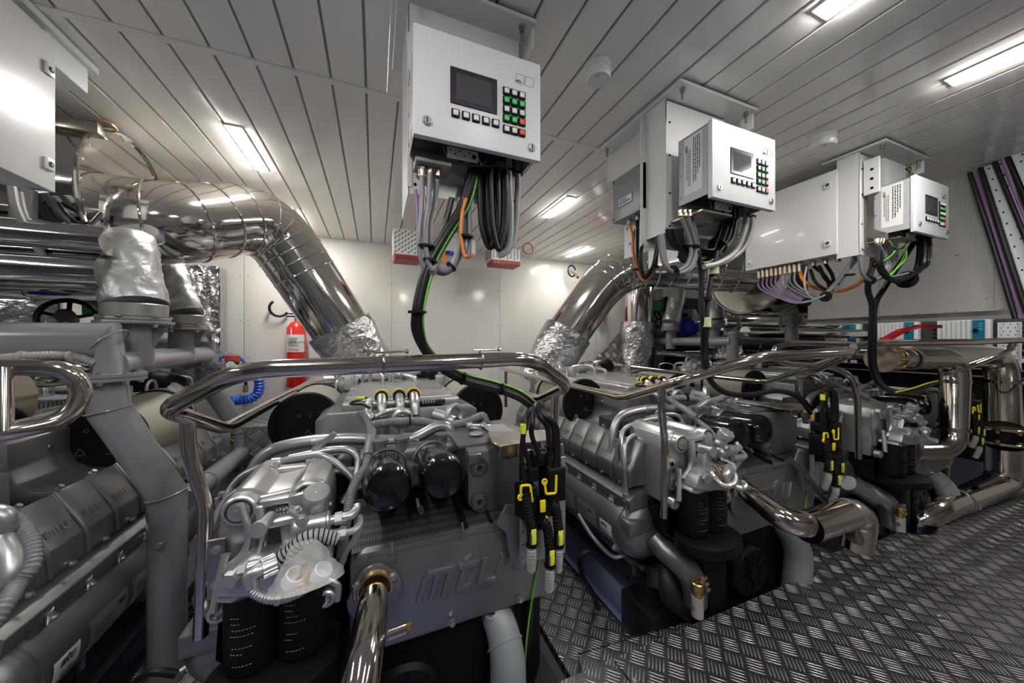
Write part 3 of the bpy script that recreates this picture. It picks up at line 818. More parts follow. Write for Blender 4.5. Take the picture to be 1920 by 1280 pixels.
drop([(1690, 455, .9, 28), (1662, 500, .92, 26), (1645, 540, .93, 18), (1640, 575, .93, 5), (1638, 640, .95, 5), (1640, 690, .98, 5), (1655, 722, 1.0, 4), (1690, 736, 1.0, 4), (1730, 728, 1.0, 3), (1760, 715, 1.02, 3)],
     'pair of black cables with a yellow-green wire dropping from the right cabinet', .0125,
     extra=[([P(x, y, Y=Yq) for x, y, Yq in ((1700, 465, .9), (1690, 490, .9), (1668, 520, .91), (1655, 540, .92))], .004, cgrn), ([P(x, y, Y=Yq) for x, y, Yq in ((1680, 735, .985), (1710, 728, .985), (1740, 718, .985), (1758, 714, .99))], .004, cyel)])

# --- cabinet 3
lp = []
for i in range(7):
    a = 1722 + 3.5 * i
    lp.append(px_loop([(a, 440), (a + 2, 470), (a - 4, 505 - i), (1700 - i * 2, 528 - i * 2), (1672 - i * 2, 524 - i), (1652 - i, 500), (1648, 470)], .88 + rnd.uniform(-.03, .03), rnd.choice((.007, .011, .012)), rubber if i < 6 else cgrey))
bundle('cable_bundle', (2.6, .88, .15), 'thick black cables in a wide loop below the small right control cabinet', lp, [(P(1700, 524, Y=.88), X, .045)], group='cables under the control cabinets')
lp = [px_loop([(1648 + 5 * i, 458), (1658 + 3 * i, 480), (1662 + 3 * i, 500), (1650 + 2 * i, 520), (1632, 526 - i), (1616 + i, 512), (1610 + 2 * i, 480)], .90 + .01 * i, .007, cgrey) for i in range(3)]
bundle('cable_bundle', (2.45, .9, .15), 'three grey cables in a small loop left of the small right cabinet', lp, [(P(1632, 526, Y=.9), X, .022)], group='cables under the control cabinets')
lp = []
for i, g in enumerate(glands[:9]):
    m = (cgrey, cpurple, cgrey, cgrey, cpurple, cgrey, cgrey, cgrey, clight)[i]
    e = P(1606 + (i % 4) * 4, 476, Y=1.03); x = P(1500 + i * 5, 568 - i * 1.4, Y=1.2 + .01 * (i % 3)); y2 = P(1556 + i * 2, 546 - i * 3, Y=1.12 + .01 * (i % 3))
    lp.append(([g, g + Vector((0, -.005, -.07)), g * .5 + x * .5 + Vector((0, 0, -.05)), x, y2, e], .0058, m))
bundle('cable_bundle', (2.47, 1.3, .2), 'fan of grey and purple cables curving from the row of glands under the large cabinet', lp, [(P(1512, 566, Y=1.2), X, .026), (P(1548, 556, Y=1.13), X, .03), (P(1592, 515, Y=1.06), Zv, .026)], group='cables under the control cabinets')
bundle('cable_bundle', (2.5, 1.2, .2), 'orange cable and black cables hanging behind the purple fan', [
    ([P(1500, 505, Y=1.3), P(1506, 525, Y=1.28), P(1530, 540, Y=1.25), P(1570, 546, Y=1.2), P(1605, 535, Y=1.12), P(1630, 510, Y=1.05), P(1636, 478, Y=1.04)], .010, corange),
    ([Vector((2.5, 1.24, .465)), P(1549, 520, Y=1.22), P(1556, 545, Y=1.2)], .009, rubber), ([Vector((2.5, 1.18, .465)), P(1562, 520, Y=1.16), P(1558, 545, Y=1.15)], .009, rubber),
    ([P(1519, 505, Y=1.25), P(1530, 530, Y=1.22), P(1552, 545, Y=1.18)], .009, rubber), ([P(1535, 498, Y=1.2), P(1550, 525, Y=1.18), P(1572, 532, Y=1.15)], .010, rubber),
    ([P(1512, 500, Y=1.24), P(1508, 530, Y=1.22), P(1518, 556, Y=1.2), P(1545, 558, Y=1.16), P(1575, 535, Y=1.1), P(1600, 480, Y=1.04)], .0055, clight)], group='cables under the control cabinets')
for i in range(3):
    p = P(1645 + 5 * i, 452, Y=.9); mb = MB(nickel); mb.cyl(p + Zv * .012, p, .011, seg=6); mb.cyl(p, p - Zv * .012, .009, seg=14)
    tag(mb.build('cable_gland'), '%s brass gland under the small right control cabinet' % ('left', 'centre', 'right')[i], 'cable gland', 'brass glands under the right control cabinet')
mb = MB(steel2); mb.box((2.45, .85, .525), (2.60, .98, .531), .001, 1); tag(mb.build('gland_plate'), 'bare metal gland plate under the small right control cabinet', 'gland plate')
bundle('wire_bunch', (2.75, 1.0, .85), 'small tangle of green and black wires right of the finned module', [
    ([P(1700 + dx, 310 + dy, Y=.96), P(1708 + dx, 318 + dy, Y=.96), P(1704 + dx, 332 + dy, Y=.95), P(1695 + dx, 340, Y=.95)], .004, m) for dx, dy, m in ((0, 0, cgrn), (3, 2, rubber), (-2, 6, rubber), (6, -3, cgrn), (2, 9, cgrn))], cat='wires')
bundle('wire_bunch', (2.7, .9, .5), 'green and brown wires under the small right control cabinet', [
    ([P(1668, 452, Y=.88), P(1675, 462, Y=.88), P(1690, 470, Y=.88), P(1700, 455, Y=.88), P(1705, 450, Y=.88)], .0035, cgrn),
    ([P(1672, 458, Y=.88), P(1682, 468, Y=.88), P(1696, 462, Y=.88)], .0035, rubber),
    ([P(1700, 470, Y=.87), P(1698, 485, Y=.87), P(1685, 500, Y=.87), P(1668, 515, Y=.87)], .003, cgrn), ([P(1640, 495, Y=.9), P(1655, 490, Y=.9), P(1672, 478, Y=.88), P(1678, 470, Y=.88)], .003, cgrn)], cat='wires')

# ================================================================ things on the back of the ceiling and wall
def striped_box(a, b, Y, zt, zb, D, label):
    p, q = P(a, 450, Y=Y), P(b, 450, Y=Y)
    t = thing('sounder_box', ((p.x + q.x) / 2, Y + D / 2, zb), label, 'sounder', 'wrapped boxes hung near the back wall')
    mb = MB(paper, ink, foil)
    mb.box((p.x, Y, zb + .04), (q.x, Y + D, zt), .004, 1)
    # repeating slanted print
    n = 9
    for r in range(5):
        for c in range(n):
            x = p.x + .01 + (q.x - p.x - .03) * c / (n - 1); z = zb + .05 + (zt - zb - .06) * (r + (c % 2) * .5) / 5
            if z + .02 > zt: continue
            mb.add([(x, Y - .0008, z), (x + .008, Y - .0008, z), (x + .022, Y - .0008, z + .022), (x + .014, Y - .0008, z + .022)], [(0, 1, 2, 3)], 1)
            yy = Y + .01 + (D - .03) * c / (n - 1)
            mb.add([(p.x - .0008, yy, z), (p.x - .0008, yy + .008, z), (p.x - .0008, yy + .022, z + .022), (p.x - .0008, yy + .014, z + .022)], [(0, 1, 2, 3)], 1)
    mb.build('foil_wrapping', t)
    mb = MB(redd); mb.box((p.x + .01, Y + .006, zb), (q.x - .01, Y + D - .006, zb + .04), .004, 1)
    for i in range(8): mb.box((p.x + .02 + i * (q.x - p.x) / 9, Y - .001, zb + .008), (p.x + .035 + i * (q.x - p.x) / 9, Y + .008, zb + .034), .001, 1)
    mb.build('red_base', t)
    return t
striped_box(737, 792, 3.0, P(737, 427, Y=3.0).z, P(737, 484, Y=3.0).z, .22, 'foil-wrapped box with slanted print and red base, left of the beacons')
striped_box(922, 978, 3.15, P(940, 463, Y=3.15).z, P(940, 495, Y=3.15).z, .2, 'foil-wrapped box with red base, right of the black cable loops')
t = thing('beacon_unit', P(853, 470, Y=3.2), 'white beacon unit with orange, blue and red lenses under the ceiling', 'warning beacon')
a, b = P(822, 470, Y=3.2), P(892, 470, Y=3.2)
mb = MB(white); mb.box((a.x, 3.2, a.z + .0), (b.x, 3.4, a.z + .14), .006, 1); mb.box((a.x + .05, 3.2, a.z + .14), (b.x - .05, 3.3, CZ - .01)); mb.build('housing', t)
for px, py, m, w_, h_ in ((825, 492, amber, .055, .11), (842, 485, bluel, .045, .03), (862, 488, red, .045, .03), (878, 488, amber, .05, .03)):
    p = P(px, py, Y=3.22); mb = MB(m); mb.lathe([(0, 0), (w_ * .8, 0), (w_, h_ * .3), (w_, h_ * .9), (w_ * .9, h_)], Vector((p.x, p.y, a.z + .005 - h_)), Zv, 18); mb.build('lens', t)
mb = MB(redd); mb.torus(P(990, 466, Y=3.1), (0, -1, 0), .055, .005, 24); tag(mb.build('red_cable_loop'), 'small red cable loop beside the right foil-wrapped box', 'cable')
mb = MB(rubber, redd); c = P(1072, 508, Y=3.75); mb.torus(c, (.3, -1, 0), .07, .010, 24, a0=.3, a1=5.6); mb.cyl(P(1080, 518, Y=3.72), P(1084, 520, Y=3.75), .015, m=1)
tag(mb.build('black_cable_loop'), 'black cable loop with red end on the back wall by the right duct elbow', 'cable')
mb = MB(rubber); mb.torus(P(523, 578, Y=3.85), (.3, -1, 0), .075, .012, 24, a0=2.2, a1=5.8); tag(mb.build('black_hose_loop'), 'black hose loop behind the left silver duct above the extinguisher', 'hose')
# fire extinguisher
c = P(556, 690, Y=3.80)
t = thing('fire_extinguisher', c, 'red fire extinguisher with white label on the back wall', 'fire extinguisher')
zt = P(556, 603, Y=3.8).z; zb = P(556, 725, Y=3.8).z; r = .082
mb = MB(red); mb.lathe([(0, 0), (r * .9, 0), (r, .02), (r, zt - zb - .06), (r * .6, zt - zb - .01), (.03, zt - zb), (0, zt - zb)], Vector((c.x, 3.8, zb)), Zv, 28); mb.build('cylinder', t)
lz0, lz1 = P(556, 660, Y=3.72).z, P(556, 627, Y=3.72).z
mb = MB(paper, red, inkgrey); vs = []; n = 10
for j, z in enumerate((lz0, lz1)):
    for i in range(n + 1):
        a = math.radians(-150 + 120 * i / n); vs.append(Vector((c.x + math.cos(a) * (r + .0015), 3.8 + math.sin(a) * (r + .0015), z)))
mb.add(vs, [(i, i + 1, n + 2 + i, n + 1 + i) for i in range(n)])
lab = mb.build('label', t)
text('EMME', (c.x - .052, 3.8 - r - .003, lz0 + .012), X, Zv, .032, red, t, name='lettering')
mb = MB(inkgrey); scribble(mb, (c.x - .05, 3.8 - r - .003, lz0 + .05), X, Zv, (0, -1, 0), .10, .09, 6, 0, 9); mb.build('small_print', t)
mb = MB(blackm, zinc); top = Vector((c.x, 3.8, zt)); mb.cyl(top, top + Zv * .04, .02, m=1); mb.rbox(top + Vector((-.03, 0, .05)), (.11, .02, .012), (X, Yv, Zv), .003); mb.rbox(top + Vector((-.03, 0, .075)), (.12, .02, .01), (X, Yv, Zv), .003)
mb.build('valve_handle', t)
mb = MB(zinc); mb.torus(Vector((c.x, 3.8, (zt + zb) / 2 + .12)), Zv, r + .002, .003, 28); mb.build('strap', t)
# red call box on right back wall
a, b = P(1114, 576, Y=3.86), P(1129, 601, Y=3.86)
mb = MB(red); mb.box((a.x, 3.80, b.z), (b.x, 3.89, a.z + .03), .006, 2); mb.box((a.x - .01, 3.79, b.z - .01), (b.x, 3.81, b.z + .04), .004, 1)
tag(mb.build('alarm_box'), 'small red box on the back wall right of the right sloping duct', 'alarm box')
# foil insulation panel at back left
p0, p1 = P(345, 495, Y=3.7), P(411, 658, Y=3.7)
mb = MB(foil, zinc)
nx, nz = 14, 24; rr = random.Random(5); vs = []
for j in range(nz + 1):
    for i in range(nx + 1):
        vs.append(Vector((p0.x + (p1.x - p0.x) * i / nx + rr.uniform(-.006, .006), 3.7 + rr.uniform(-.012, .012) - .02 * math.sin(i * .9) * math.sin(j * .5), p0.z + (p1.z - p0.z) * j / nz)))
mb.add(vs, [(j * (nx + 1) + i, j * (nx + 1) + i + 1, (j + 1) * (nx + 1) + i + 1, (j + 1) * (nx + 1) + i) for j in range(nz) for i in range(nx)])
mb.box((p0.x, 3.72, p1.z), (p1.x, 3.86, p0.z))
for i, j in ((3, 5), (9, 7), (6, 13), (11, 3)):
    mb.cyl(vs[j * (nx + 1) + i], vs[j * (nx + 1) + i] - Yv * .012, .012, seg=8, m=1)
tag(mb.build('insulation_panel', smooth=60), 'crumpled foil insulation panel on the back wall behind the second bellows', 'insulation panel')
# blue coil hose + regulator
t = thing('coil_hose', P(450, 700, Y=3.7), 'blue coiled air hose hanging on the back wall at left', 'air hose')
mb = MB(bluehose); mb.tube([P(x, y, Y=3.75) for x, y in ((482, 690), (486, 715), (484, 735), (470, 747), (445, 751), (420, 753), (400, 752))], .045, 14, smooth=True, rib=(.028, .012)); mb.build('coil', t)
mb = MB(bluehose); mb.tube([P(x, y, Y=3.75) for x, y in ((408, 690), (410, 675), (420, 668), (437, 666), (452, 672), (460, 682))], .013, 8, smooth=True); mb.tube([P(x, y, Y=3.75) for x, y in ((409, 680), (407, 700), (408, 720), (404, 750))], .03, 8, smooth=True, rib=(.02, .008)); mb.build('hose', t)
t = thing('pressure_regulator', P(436, 690, Y=3.75), 'black and red air pressure regulator with gauge beside the blue hose', 'regulator')
mb = MB(blackm); p = P(436, 690, Y=3.72); mb.cyl(p - Zv * .12, p + Zv * .05, .05, bev=.01); mb.build('body', t)
mb = MB(redd); mb.cyl(p + Zv * .05, p + Zv * .12, .055, seg=20, bev=.01); mb.build('knob', t)
mb = MB(paper, blackm); g = P(434, 684, Y=3.64); mb.cyl(g, g - Yv * .02, .04, m=1); mb.cyl(g - Yv * .02, g - Yv * .022, .034, m=0); mb.build('gauge', t)
mb = MB(brass); mb.tube([P(402, 684, Y=3.74), P(430, 684, Y=3.74)], .018, 8); mb.cyl(P(410, 684, Y=3.74), P(418, 684, Y=3.74), .03, seg=6); mb.build('fitting', t)
mb = MB(zinc, rubber); mb.tube([P(461, 710, Y=3.7), P(461, 722, Y=3.7)], .012, 8, m=1); mb.cyl(P(461, 722, Y=3.7), P(460, 735, Y=3.7), .02, seg=10); tag(mb.build('air_coupling'), 'small metal air coupling hanging beside the blue hose', 'coupling')
# ================================================================ diesel engine (built once, copied along the row)
D = 1.72
C = .13                       # engine centre line
def Q2(px, py, Y): return P(px, py, Y=Y) - Vector((D, 0, 0))
def Q(px, py, Y): return P(px, py, Y=Y)
YA, YZ = 1.50, 3.15
def build_engine():
    E = thing('diesel_engine', (C, 2.2, BILGE), 'x', 'engine', 'ship engines in a row')
    def part(mb, name, par=E, **k): return mb.build(name, par, **k)
    # ---- crankcase
    mb = MB(darkgrey)
    mb.prism([(-.30, -1.0), (-.34, -1.55), (-.22, -1.95), (.22, -1.95), (.34, -1.55), (.30, -1.0)], (C, 1.42, 0), X, Zv, Yv, 1.75, .01)
    for y in (1.7, 2.1, 2.5, 2.9):
        for s in (-1, 1):
            mb.cyl((C + s * .32, y, -1.45), (C + s * .345, y, -1.45), .09, seg=20); 
            for k in range(6): mb.bolt((C + s * .345, y + .075 * math.cos(k * 1.05), -1.45 + .075 * math.sin(k * 1.05)), (s, 0, 0), .008, .006)
    part(mb, 'crankcase')
    for s in (-1, 1):
        mb = MB(darkgrey, grey); mb.box((C + s * .30 - .09, 1.40, -1.75), (C + s * .30 + .09, 1.62, -1.36), .012, m=0); mb.box((C + s * .42 - .10, 1.36, -1.80), (C + s * .42 + .10, 1.60, -1.44), .012, m=0)
        mb.cyl((C + s * .42, 1.47, -1.45), (C + s * .42, 1.47, -1.405), .075, seg=28); mb.cyl((C + s * .42, 1.47, -1.41), (C + s * .42, 1.47, -1.385), .05, seg=28); mb.cyl((C + s * .42, 1.47, -1.39), (C + s * .42, 1.47, -1.36), .025, seg=6)
        mb.prism([(0, 0), (.12, 0), (.16, -.05), (.12, -.12), (.0, -.10)], (C + s * .36 - .06, 1.38, -1.22), X, Zv, Yv, .09, .008)
        mb.bolt((C + s * .5, 1.38, -1.52), (0, 0, 1), .02, .02); part(mb, 'engine_mount')
    # ---- upper plateau and flank panels
    mb = MB(grey)
    prof = [(-.33, -.335), (-.385, -.365), (-.385, -.46), (-.405, -.515), (-.45, -.545), (-.545, -.555), (-.50, -.58), (-.40, -.60), (.40, -.60), (.50, -.58), (.545, -.555), (.45, -.545), (.405, -.515), (.385, -.46), (.385, -.365), (.33, -.335)]
    mb.prism(prof, (C, YA + .28, 0), X, Zv, Yv, YZ - YA - .30, .006)
    for s in (-1, 1):
        for y in (1.95, 2.2, 2.5): mb.lathe([(.012, 0), (.010, .004), (.004, .005), (.004, .002), (0, .002)], (C + s * .386, y, -.42), (s * 1, 0, .0), 16)
    part(mb, 'top_casing')
    mb = MB(cast)
    mb.box((C - .28, 1.82, -.338), (C + .30, 3.1, -.300), .012)
    mb.box((C - .23, 1.84, -.302), (C + .26, 3.05, -.290), .006)
    for i in range(7):
        y = 1.9 + .18 * i
        for s in (-.26, .28): mb.bolt((C + s, y, -.300), Zv, .009, .007)
    for i in range(9): mb.box((C + .12, 2.08 + i * .022, -.292), (C + .25, 2.088 + i * .022, -.270), .001, 1)
    part(mb, 'intake_cover')
    # ---- valve covers with embossed marks
    for s in (-1, 1):
        for i in range(10):
            y0 = 1.375 + .152 * i; y1 = y0 + .150
            mb = MB(grey, zinc)
            # cross-section (w, z) then extruded along Y in two lofted slices for the raised rib
            sec = [(.555, -.525), (.60, -.60), (.638, -.665), (.645, -.745), (.52, -.745), (.50, -.56)]
            if s < 0: poly = [(C - w_, z) for w_, z in sec][::-1]
            else: poly = [(C + w_, z) for w_, z in sec]
            mb.prism(poly, (0, y0, 0), X, Zv, Yv, y1 - y0, .004)
            # raised diagonal rib
            ra = Vector((C + s * .553, y0 + .012, -.524)); rb = Vector((C + s * .638, y0 + .0, -.664)); rc_ = Vector((C + s * .645, y0 + .004, -.745))
            mb.tube([ra, ra * .5 + rb * .5 + Vector((s * .002, 0, .001)), rb, rc_], [.0065, .006, .0065, .006], 8, smooth=True)
            mb.bolt((C + s * .560, y0 + .02, -.518), (s * .6, 0, .8), .008, .012, 1)
            mb.bolt((C + s * .648, y0 + .075, -.742), (s, 0, .3), .006, .01, 1)
            cvr = part(mb, 'valve_cover')
            # embossed mark on the top face
            lg = MB(grey)
            n = Vector((s * .86, 0, .51)); uy = Vector((-s * .51, 0, .86)); ux = Vector((0, s, 0))
            o = Vector((C + s * .622, y0 + (.03 if s > 0 else .12), -.632))
            logo(lg, o + n * .003, ux, uy, n, .024, .003, shear=.15, sx=1.25)
            part(lg, 'logo', cvr)
    # ---- charge-air rail, lower light strip and manifold tube on both flanks
    for s in (-1, 1):
        mb = MB(grey)
        poly = [(.60, -.765), (.665, -.805), (.655, -.86), (.50, -.86), (.50, -.765)]
        pp = [(C + s * a, z) for a, z in poly]
        mb.prism(pp if s > 0 else pp[::-1], (0, 1.36, 0), X, Zv, Yv, 1.62, .005); part(mb, 'side_strip')
        mb = MB(grey)
        mb.cyl((C + s * .545, 1.40, -.985), (C + s * .545, 3.0, -.985), .150, seg=40)
        mb.lathe([(.150, 0), (.158, .0), (.158, .02), (.150, .02)], (C + s * .545, 1.42, -.985), Yv, 40)
        mb.lathe([(.150, 0), (.14, .03), (.10, .06), (0, .075)], (C + s * .545, 1.40, -.985), (0, -1, 0), 40)
        mb.box((C + s * .62 - .03, 1.45, -.90), (C + s * .62 + .03, 2.95, -.855), .01)
        mf = part(mb, 'charge_air_tube')
        for i in range(9):
            y = 1.50 + .155 * i
            mb = MB(zinc); b = Vector((C + s * .668, y, -.850))
            mb.prism([(-.024, -.010), (.0, -.006), (.024, -.010), (.012, .012), (.016, .024), (0, .016), (-.016, .024), (-.012, .012)], b - Vector((s * .004, 0, 0)), Yv, Vector((-s * .3, 0, .95)), (s, 0, .3), .006, .001, seg=1)
            mb.bolt(b + Vector((s * .004, 0, -.002)), (s, 0, .3), .006, .008); part(mb, 'clip', mf)
        # rating labels wrapped on the tube
        for (y0, y1, kind) in ((1.46, 1.56, 0), (1.60, 1.79, 1), (1.82, 1.99, 2)):
            mb = MB(paper if kind == 0 else cast, ink, inkgrey); n = 6; a0, a1 = (12, -28) if kind else (5, -22)
            vs = []
            for y in (y0, y1):
                for j in range(n + 1):
                    a = math.radians(a0 + (a1 - a0) * j / n); vs.append(Vector((C + s * (.545 + .1512 * math.cos(a)), y, -.985 + .1512 * math.sin(a))))
            fs = [(j, j + 1, n + 2 + j, n + 1 + j) if s > 0 else (j + 1, j, n + 1 + j, n + 2 + j) for j in range(n)]
            mb.add(vs, fs, 0)
            am = math.radians((a0 + a1) / 2 + 4); nn = Vector((s * math.cos(am), 0, math.sin(am))); uy = Vector((-s * math.sin(am), 0, math.cos(am))); ux = Vector((0, s, 0))
            o = Vector((C + s * (.545 + .156 * math.cos(am)), (y0 + .015) if s > 0 else (y1 - .015), -.985 + .156 * math.sin(am)))
            if kind == 0:
                logo(mb, o, ux, uy, nn, .018, .001, m=1)
                t_ = scribble(mb, o - uy * .03, ux, uy, nn, .07, .016, 2, 1, 3)
            else:
                scribble(mb, o - uy * .035, ux, uy, nn, (y1 - y0) * .75, .05, 5, 2, 8 + kind)
                if kind == 1: logo(mb, o + ux * .11 + uy * .012, ux, uy, nn, .014, .001, m=1)
            part(mb, 'rating_label', mf)
        # small pipes and lower rail
        mb = MB(grey)
        mb.tube([(C + s * .50, 1.42, -1.22), (C + s * .50, 2.9, -1.22)], .022, 10); mb.tube([(C + s * .42, 1.5, -1.30), (C + s * .44, 2.9, -1.30)], .03, 10)
        for y in (1.5, 1.9, 2.3, 2.7): mb.box((C + s * .47 - .03, y, -1.32), (C + s * .47 + .03, y + .03, -1.12), .004)
        part(mb, 'side_rail')
    # ---- air filters
    for s in (-1, 1):
        fx = C + s * .465; R_ = .168; yf = 2.05; zc = -.435
        mb = MB(cream)
        n = 96; vs = []; L_ = .40
        prof = []
        k = 26
        for i in range(k): prof.append((R_ * (.955 if i % 2 else .94), L_ * i / (k - 1)))
        mb.lathe([(R_ * .955, 0)] + prof + [(R_ * .955, L_)], (fx, yf + .02, zc), Yv, 72)
        f_ = part(mb, 'air_filter')
        mb = MB(blackm, inkgrey)
        mb.lathe([(0, .004), (R_ * .8, .004), (R_ * .82, 0), (R_ * .97, 0), (R_, .006), (R_, .030), (R_ * .955, .032)], (fx, yf - .008, zc), Yv, 72)
        mb2 = MB(blackm); mb2.lathe([(R_ * .955, 0), (R_, .002), (R_, .022), (R_ * .6, .03)], (fx, yf + L_ + .015, zc), Yv, 72); part(mb2, 'rear_cap', f_)
        # recycling triangle and small print
        q = .02
        for rot in (0, 120, 240):
            a = math.radians(rot + 90); b = math.radians(rot + 210); o = Vector((fx - s * .03 - .02, yf - .0045 - .0005, zc - .045))
            p1 = o + Vector((math.cos(a), 0, math.sin(a))) * q; p2 = o + Vector((math.cos(b), 0, math.sin(b))) * q
            mb.tube([p1 * .9 + p2 * .1, p1 * .1 + p2 * .9], .0013, 5, m=1)
        mb.box((fx + .03, yf - .006, zc - .06), (fx + .075, yf - .0045, zc - .057), m=1); mb.box((fx + .02, yf - .006, zc + .03), (fx + .022, yf - .0045, zc + .06), m=1)
        mb.torus((fx - .03, yf - .005, zc + .05), Yv, .008, .0012, 16, 1)
        part(mb, 'end_cap', f_)
        # silver ducting behind filter
        mb = MB(cast)
        mb.cyl((fx, yf + L_ + .03, zc), (fx, yf + L_ + .11, zc), .13, .11, seg=36)
        mb.tube([(fx, yf + L_ + .10, zc), (fx, yf + L_ + .20, zc + .01), (fx - s * .15, yf + L_ + .28, zc + .02), (C + s * .12, yf + L_ + .28, zc)], .095, 20, smooth=True)
        mb.torus((fx, yf + L_ + .06, zc), Yv, .125, .008, 36)
        part(mb, 'intake_duct')
        mb = MB(cast, cast)
        mb.lathe([(0, 0), (.06, 0), (.09, .03), (.13, .05), (.15, .09), (.13, .15), (.07, .18), (.07, .24), (0, .24)], (C + s * .30, 2.92, -.40), (s * .3, -.9, .2), 32)
        mb.torus((C + s * .27, 2.85, -.36), (s * .2, 1, 0), .13, .045, 30)
        part(mb, 'turbocharger')
    # rear plumbing seen under the rail
    mb = MB(cast, grey); rr = random.Random(11)
    for i in range(30):
        x = C + rr.uniform(-.42, .42); y = rr.uniform(2.55, 3.1); z = -.28 + rr.uniform(-.02, .07)
        x2 = x + rr.uniform(-.22, .22); y2 = y + rr.uniform(-.15, .2)
        mb.tube([(x, y, z - .1), (x, y, z), ((x + x2) / 2, (y + y2) / 2, z + .02), (x2, y2, z), (x2, y2, z - .1)], rr.choice((.005, .006, .008, .011, .016)), 8, bend=.03)
    for i in range(8):
        x = C + rr.uniform(-.35, .35); y = rr.uniform(2.5, 3.05); mb.box((x - .03, y - .03, -.32), (x + .03, y + .03, -.32 + rr.uniform(.05, .10)), .006); mb.bolt((x, y, -.24), Zv, .012, .012)
    mb.box((C - .45, 2.75, -.36), (C - .20, 2.86, -.27), .008); mb.tube([(C - .46, 2.7, -.265), (C + .05, 2.7, -.255), (C + .1, 2.8, -.26)], .028, 14, bend=.05)
    part(mb, 'rear_pipework')
    mb = MB(blackm); mb.tube([(C + .22, 2.75, -.28), (C + .30, 2.80, -.25), (C + .38, 2.9, -.30)], .075, 18, smooth=True); part(mb, 'rubber_elbow')
    # ---- lifting eyes
    for y, z in ((1.66, -.375), (2.75, -.29)):
        mb = MB(cast); mb.torus((C - .012, y, z + .012), (0, 1, .1), .037, .013, 36); mb.cyl((C - .012, y, z - .09), (C - .012, y, z - .025), .018, seg=14); mb.box((C - .05, y - .03, z - .12), (C + .03, y + .03, z - .08), .006); part(mb, 'lifting_eye')
    # ---- three sensor elbows on the plateau
    for i, (px, py) in enumerate(((715, 748), (748, 746), (775, 744))):
        p = Q(px, py, 1.86)
        mb = MB(cast); mb.tube([p + Vector((0, -.10, -.075)), p + Vector((0, -.08, -.02)), p + Vector((0, -.03, .012)), p + Vector((0, .0, .014))], .023, 14, smooth=True, rib=(.014, .003) if i == 1 else None); h_ = part(mb, 'connector_hose')
        mb = MB(blackm, cast); mb.cyl(p + Vector((0, -.03, .012)), p + Vector((0, .03, .016)), .031, seg=18, bev=.004); mb.cyl(p + Vector((0, .0, .015)), p + Vector((0, .05, .02)), .022, seg=14, m=1 if i != 1 else 0); part(mb, 'connector', h_)
        mb = MB(lime if i == 1 else yellow); mb.torus(p + Vector((0, .0, .014)), Yv, .032, .006, 20, a0=.2, a1=3.4) if i != 1 else mb.cyl(p + Vector((0, .0, .0165)), p + Vector((0, .024, .018)), .0315, seg=18); part(mb, 'latch', h_)
    mb = MB(darkgrey, cast); mb.box((C - .13, 1.80, -.36), (C + .20, 1.93, -.318), .006); mb.box((C + .09, 1.78, -.325), (C + .17, 1.86, -.305), .004)
    for i in range(5): mb.box((C + .095 + i * .014, 1.778, -.318), (C + .102 + i * .014, 1.862, -.298), .001, 1, m=1)
    mb.cyl((C + .19, 1.80, -.325), (C + .19, 1.80, -.305), .025, seg=18); part(mb, 'sensor_block')
    mb = MB(rubber, cast); mb.tube([Q(690, 745, 1.8), Q(665, 752, 1.8), Q(658, 757, 1.78), Q(680, 758, 1.74), Q(694, 765, 1.72)], .006, 8, smooth=True); mb.tube([Q(694, 750, 1.78), Q(690, 760, 1.76), Q(690, 775, 1.72), Q(700, 786, 1.7)], .02, 12, smooth=True, m=1, rib=(.012, .002)); part(mb, 'sensor_cable')
    mb = MB(lime); mb.tube([Q(666, 747, 1.8), Q(684, 746, 1.8)], .008, 8); part(mb, 'cable_tag')

    # ================= front end =================
    # intercooler housing on the right
    mb = MB(grey)
    mb.prism([(.325, -.415), (.640, -.415), (.640, -.60), (.60, -.66), (.37, -.66), (.325, -.62)], (0, 1.25, 0), X, Zv, Yv, .36, .010)
    mb.prism([(.30, -.405), (.62, -.395), (.62, -.42), (.30, -.42)], (0, 1.30, 0), X, Zv, Yv, .32, .004)
    mb.box((.325, 1.235, -.46), (.375, 1.262, -.425), .002)
    hs = part(mb, 'intercooler_housing')
    for (px, py) in ((898, 877), (898, 940)):
        p = Q(px, py, 1.25); mb = MB(grey, darkgrey)
        mb.lathe([(.033, 0), (.031, .004), (.027, .005), (.0265, .001)], p, (0, -1, 0), 32, 0); mb.lathe([(.0265, .001), (.024, .008), (.013, .009), (.0125, .001), (0, .001)], p, (0, -1, 0), 32, 0)
        mb.torus(p - Yv * .002, Yv, .0345, .0012, 32, 1); mb.cyl(p - Yv * .0015, p - Yv * .0022, .0125, seg=6, m=1); part(mb, 'hex_plug', hs)
    mb = MB(cast); mb.lathe([(.028, 0), (.026, .003), (.011, .003), (.011, .001), (0, .001)], (.40, 1.40, -.393), Zv, 24); mb.box((.46, 1.36, -.394), (.56, 1.5, -.388), .001, 1); part(mb, 'cover_plug', hs)
    # steel ledge above the junction plate and its hooks
    mb = MB(steel2); mb.prism([(.42, 1.16), (.68, 1.16), (.68, 1.30), (.44, 1.36), (.41, 1.22)], (0, 0, -.385), X, Yv, Zv, .006, .001, seg=1); mb.box((.42, 1.16, -.43), (.52, 1.166, -.385), .001, 1)
    mb.bolt((.455, 1.16, -.42), (0, -1, 0), .009, .006); part(mb, 'steel_ledge')
    for x, z in ((.485, -.40),(.62, -.395)):
        mb = MB(grey); mb.prism([(0, 0), (.055, 0), (.06, -.045), (.045, -.06), (.02, -.06), (.012, -.03), (0, -.02)], (x, 1.135, z), X, Zv, Yv, .02, .004); mb.bolt((x + .035, 1.135, z - .045), (0, -1, 0), .008, .006); part(mb, 'plate_hook')
    mb = MB(grey)
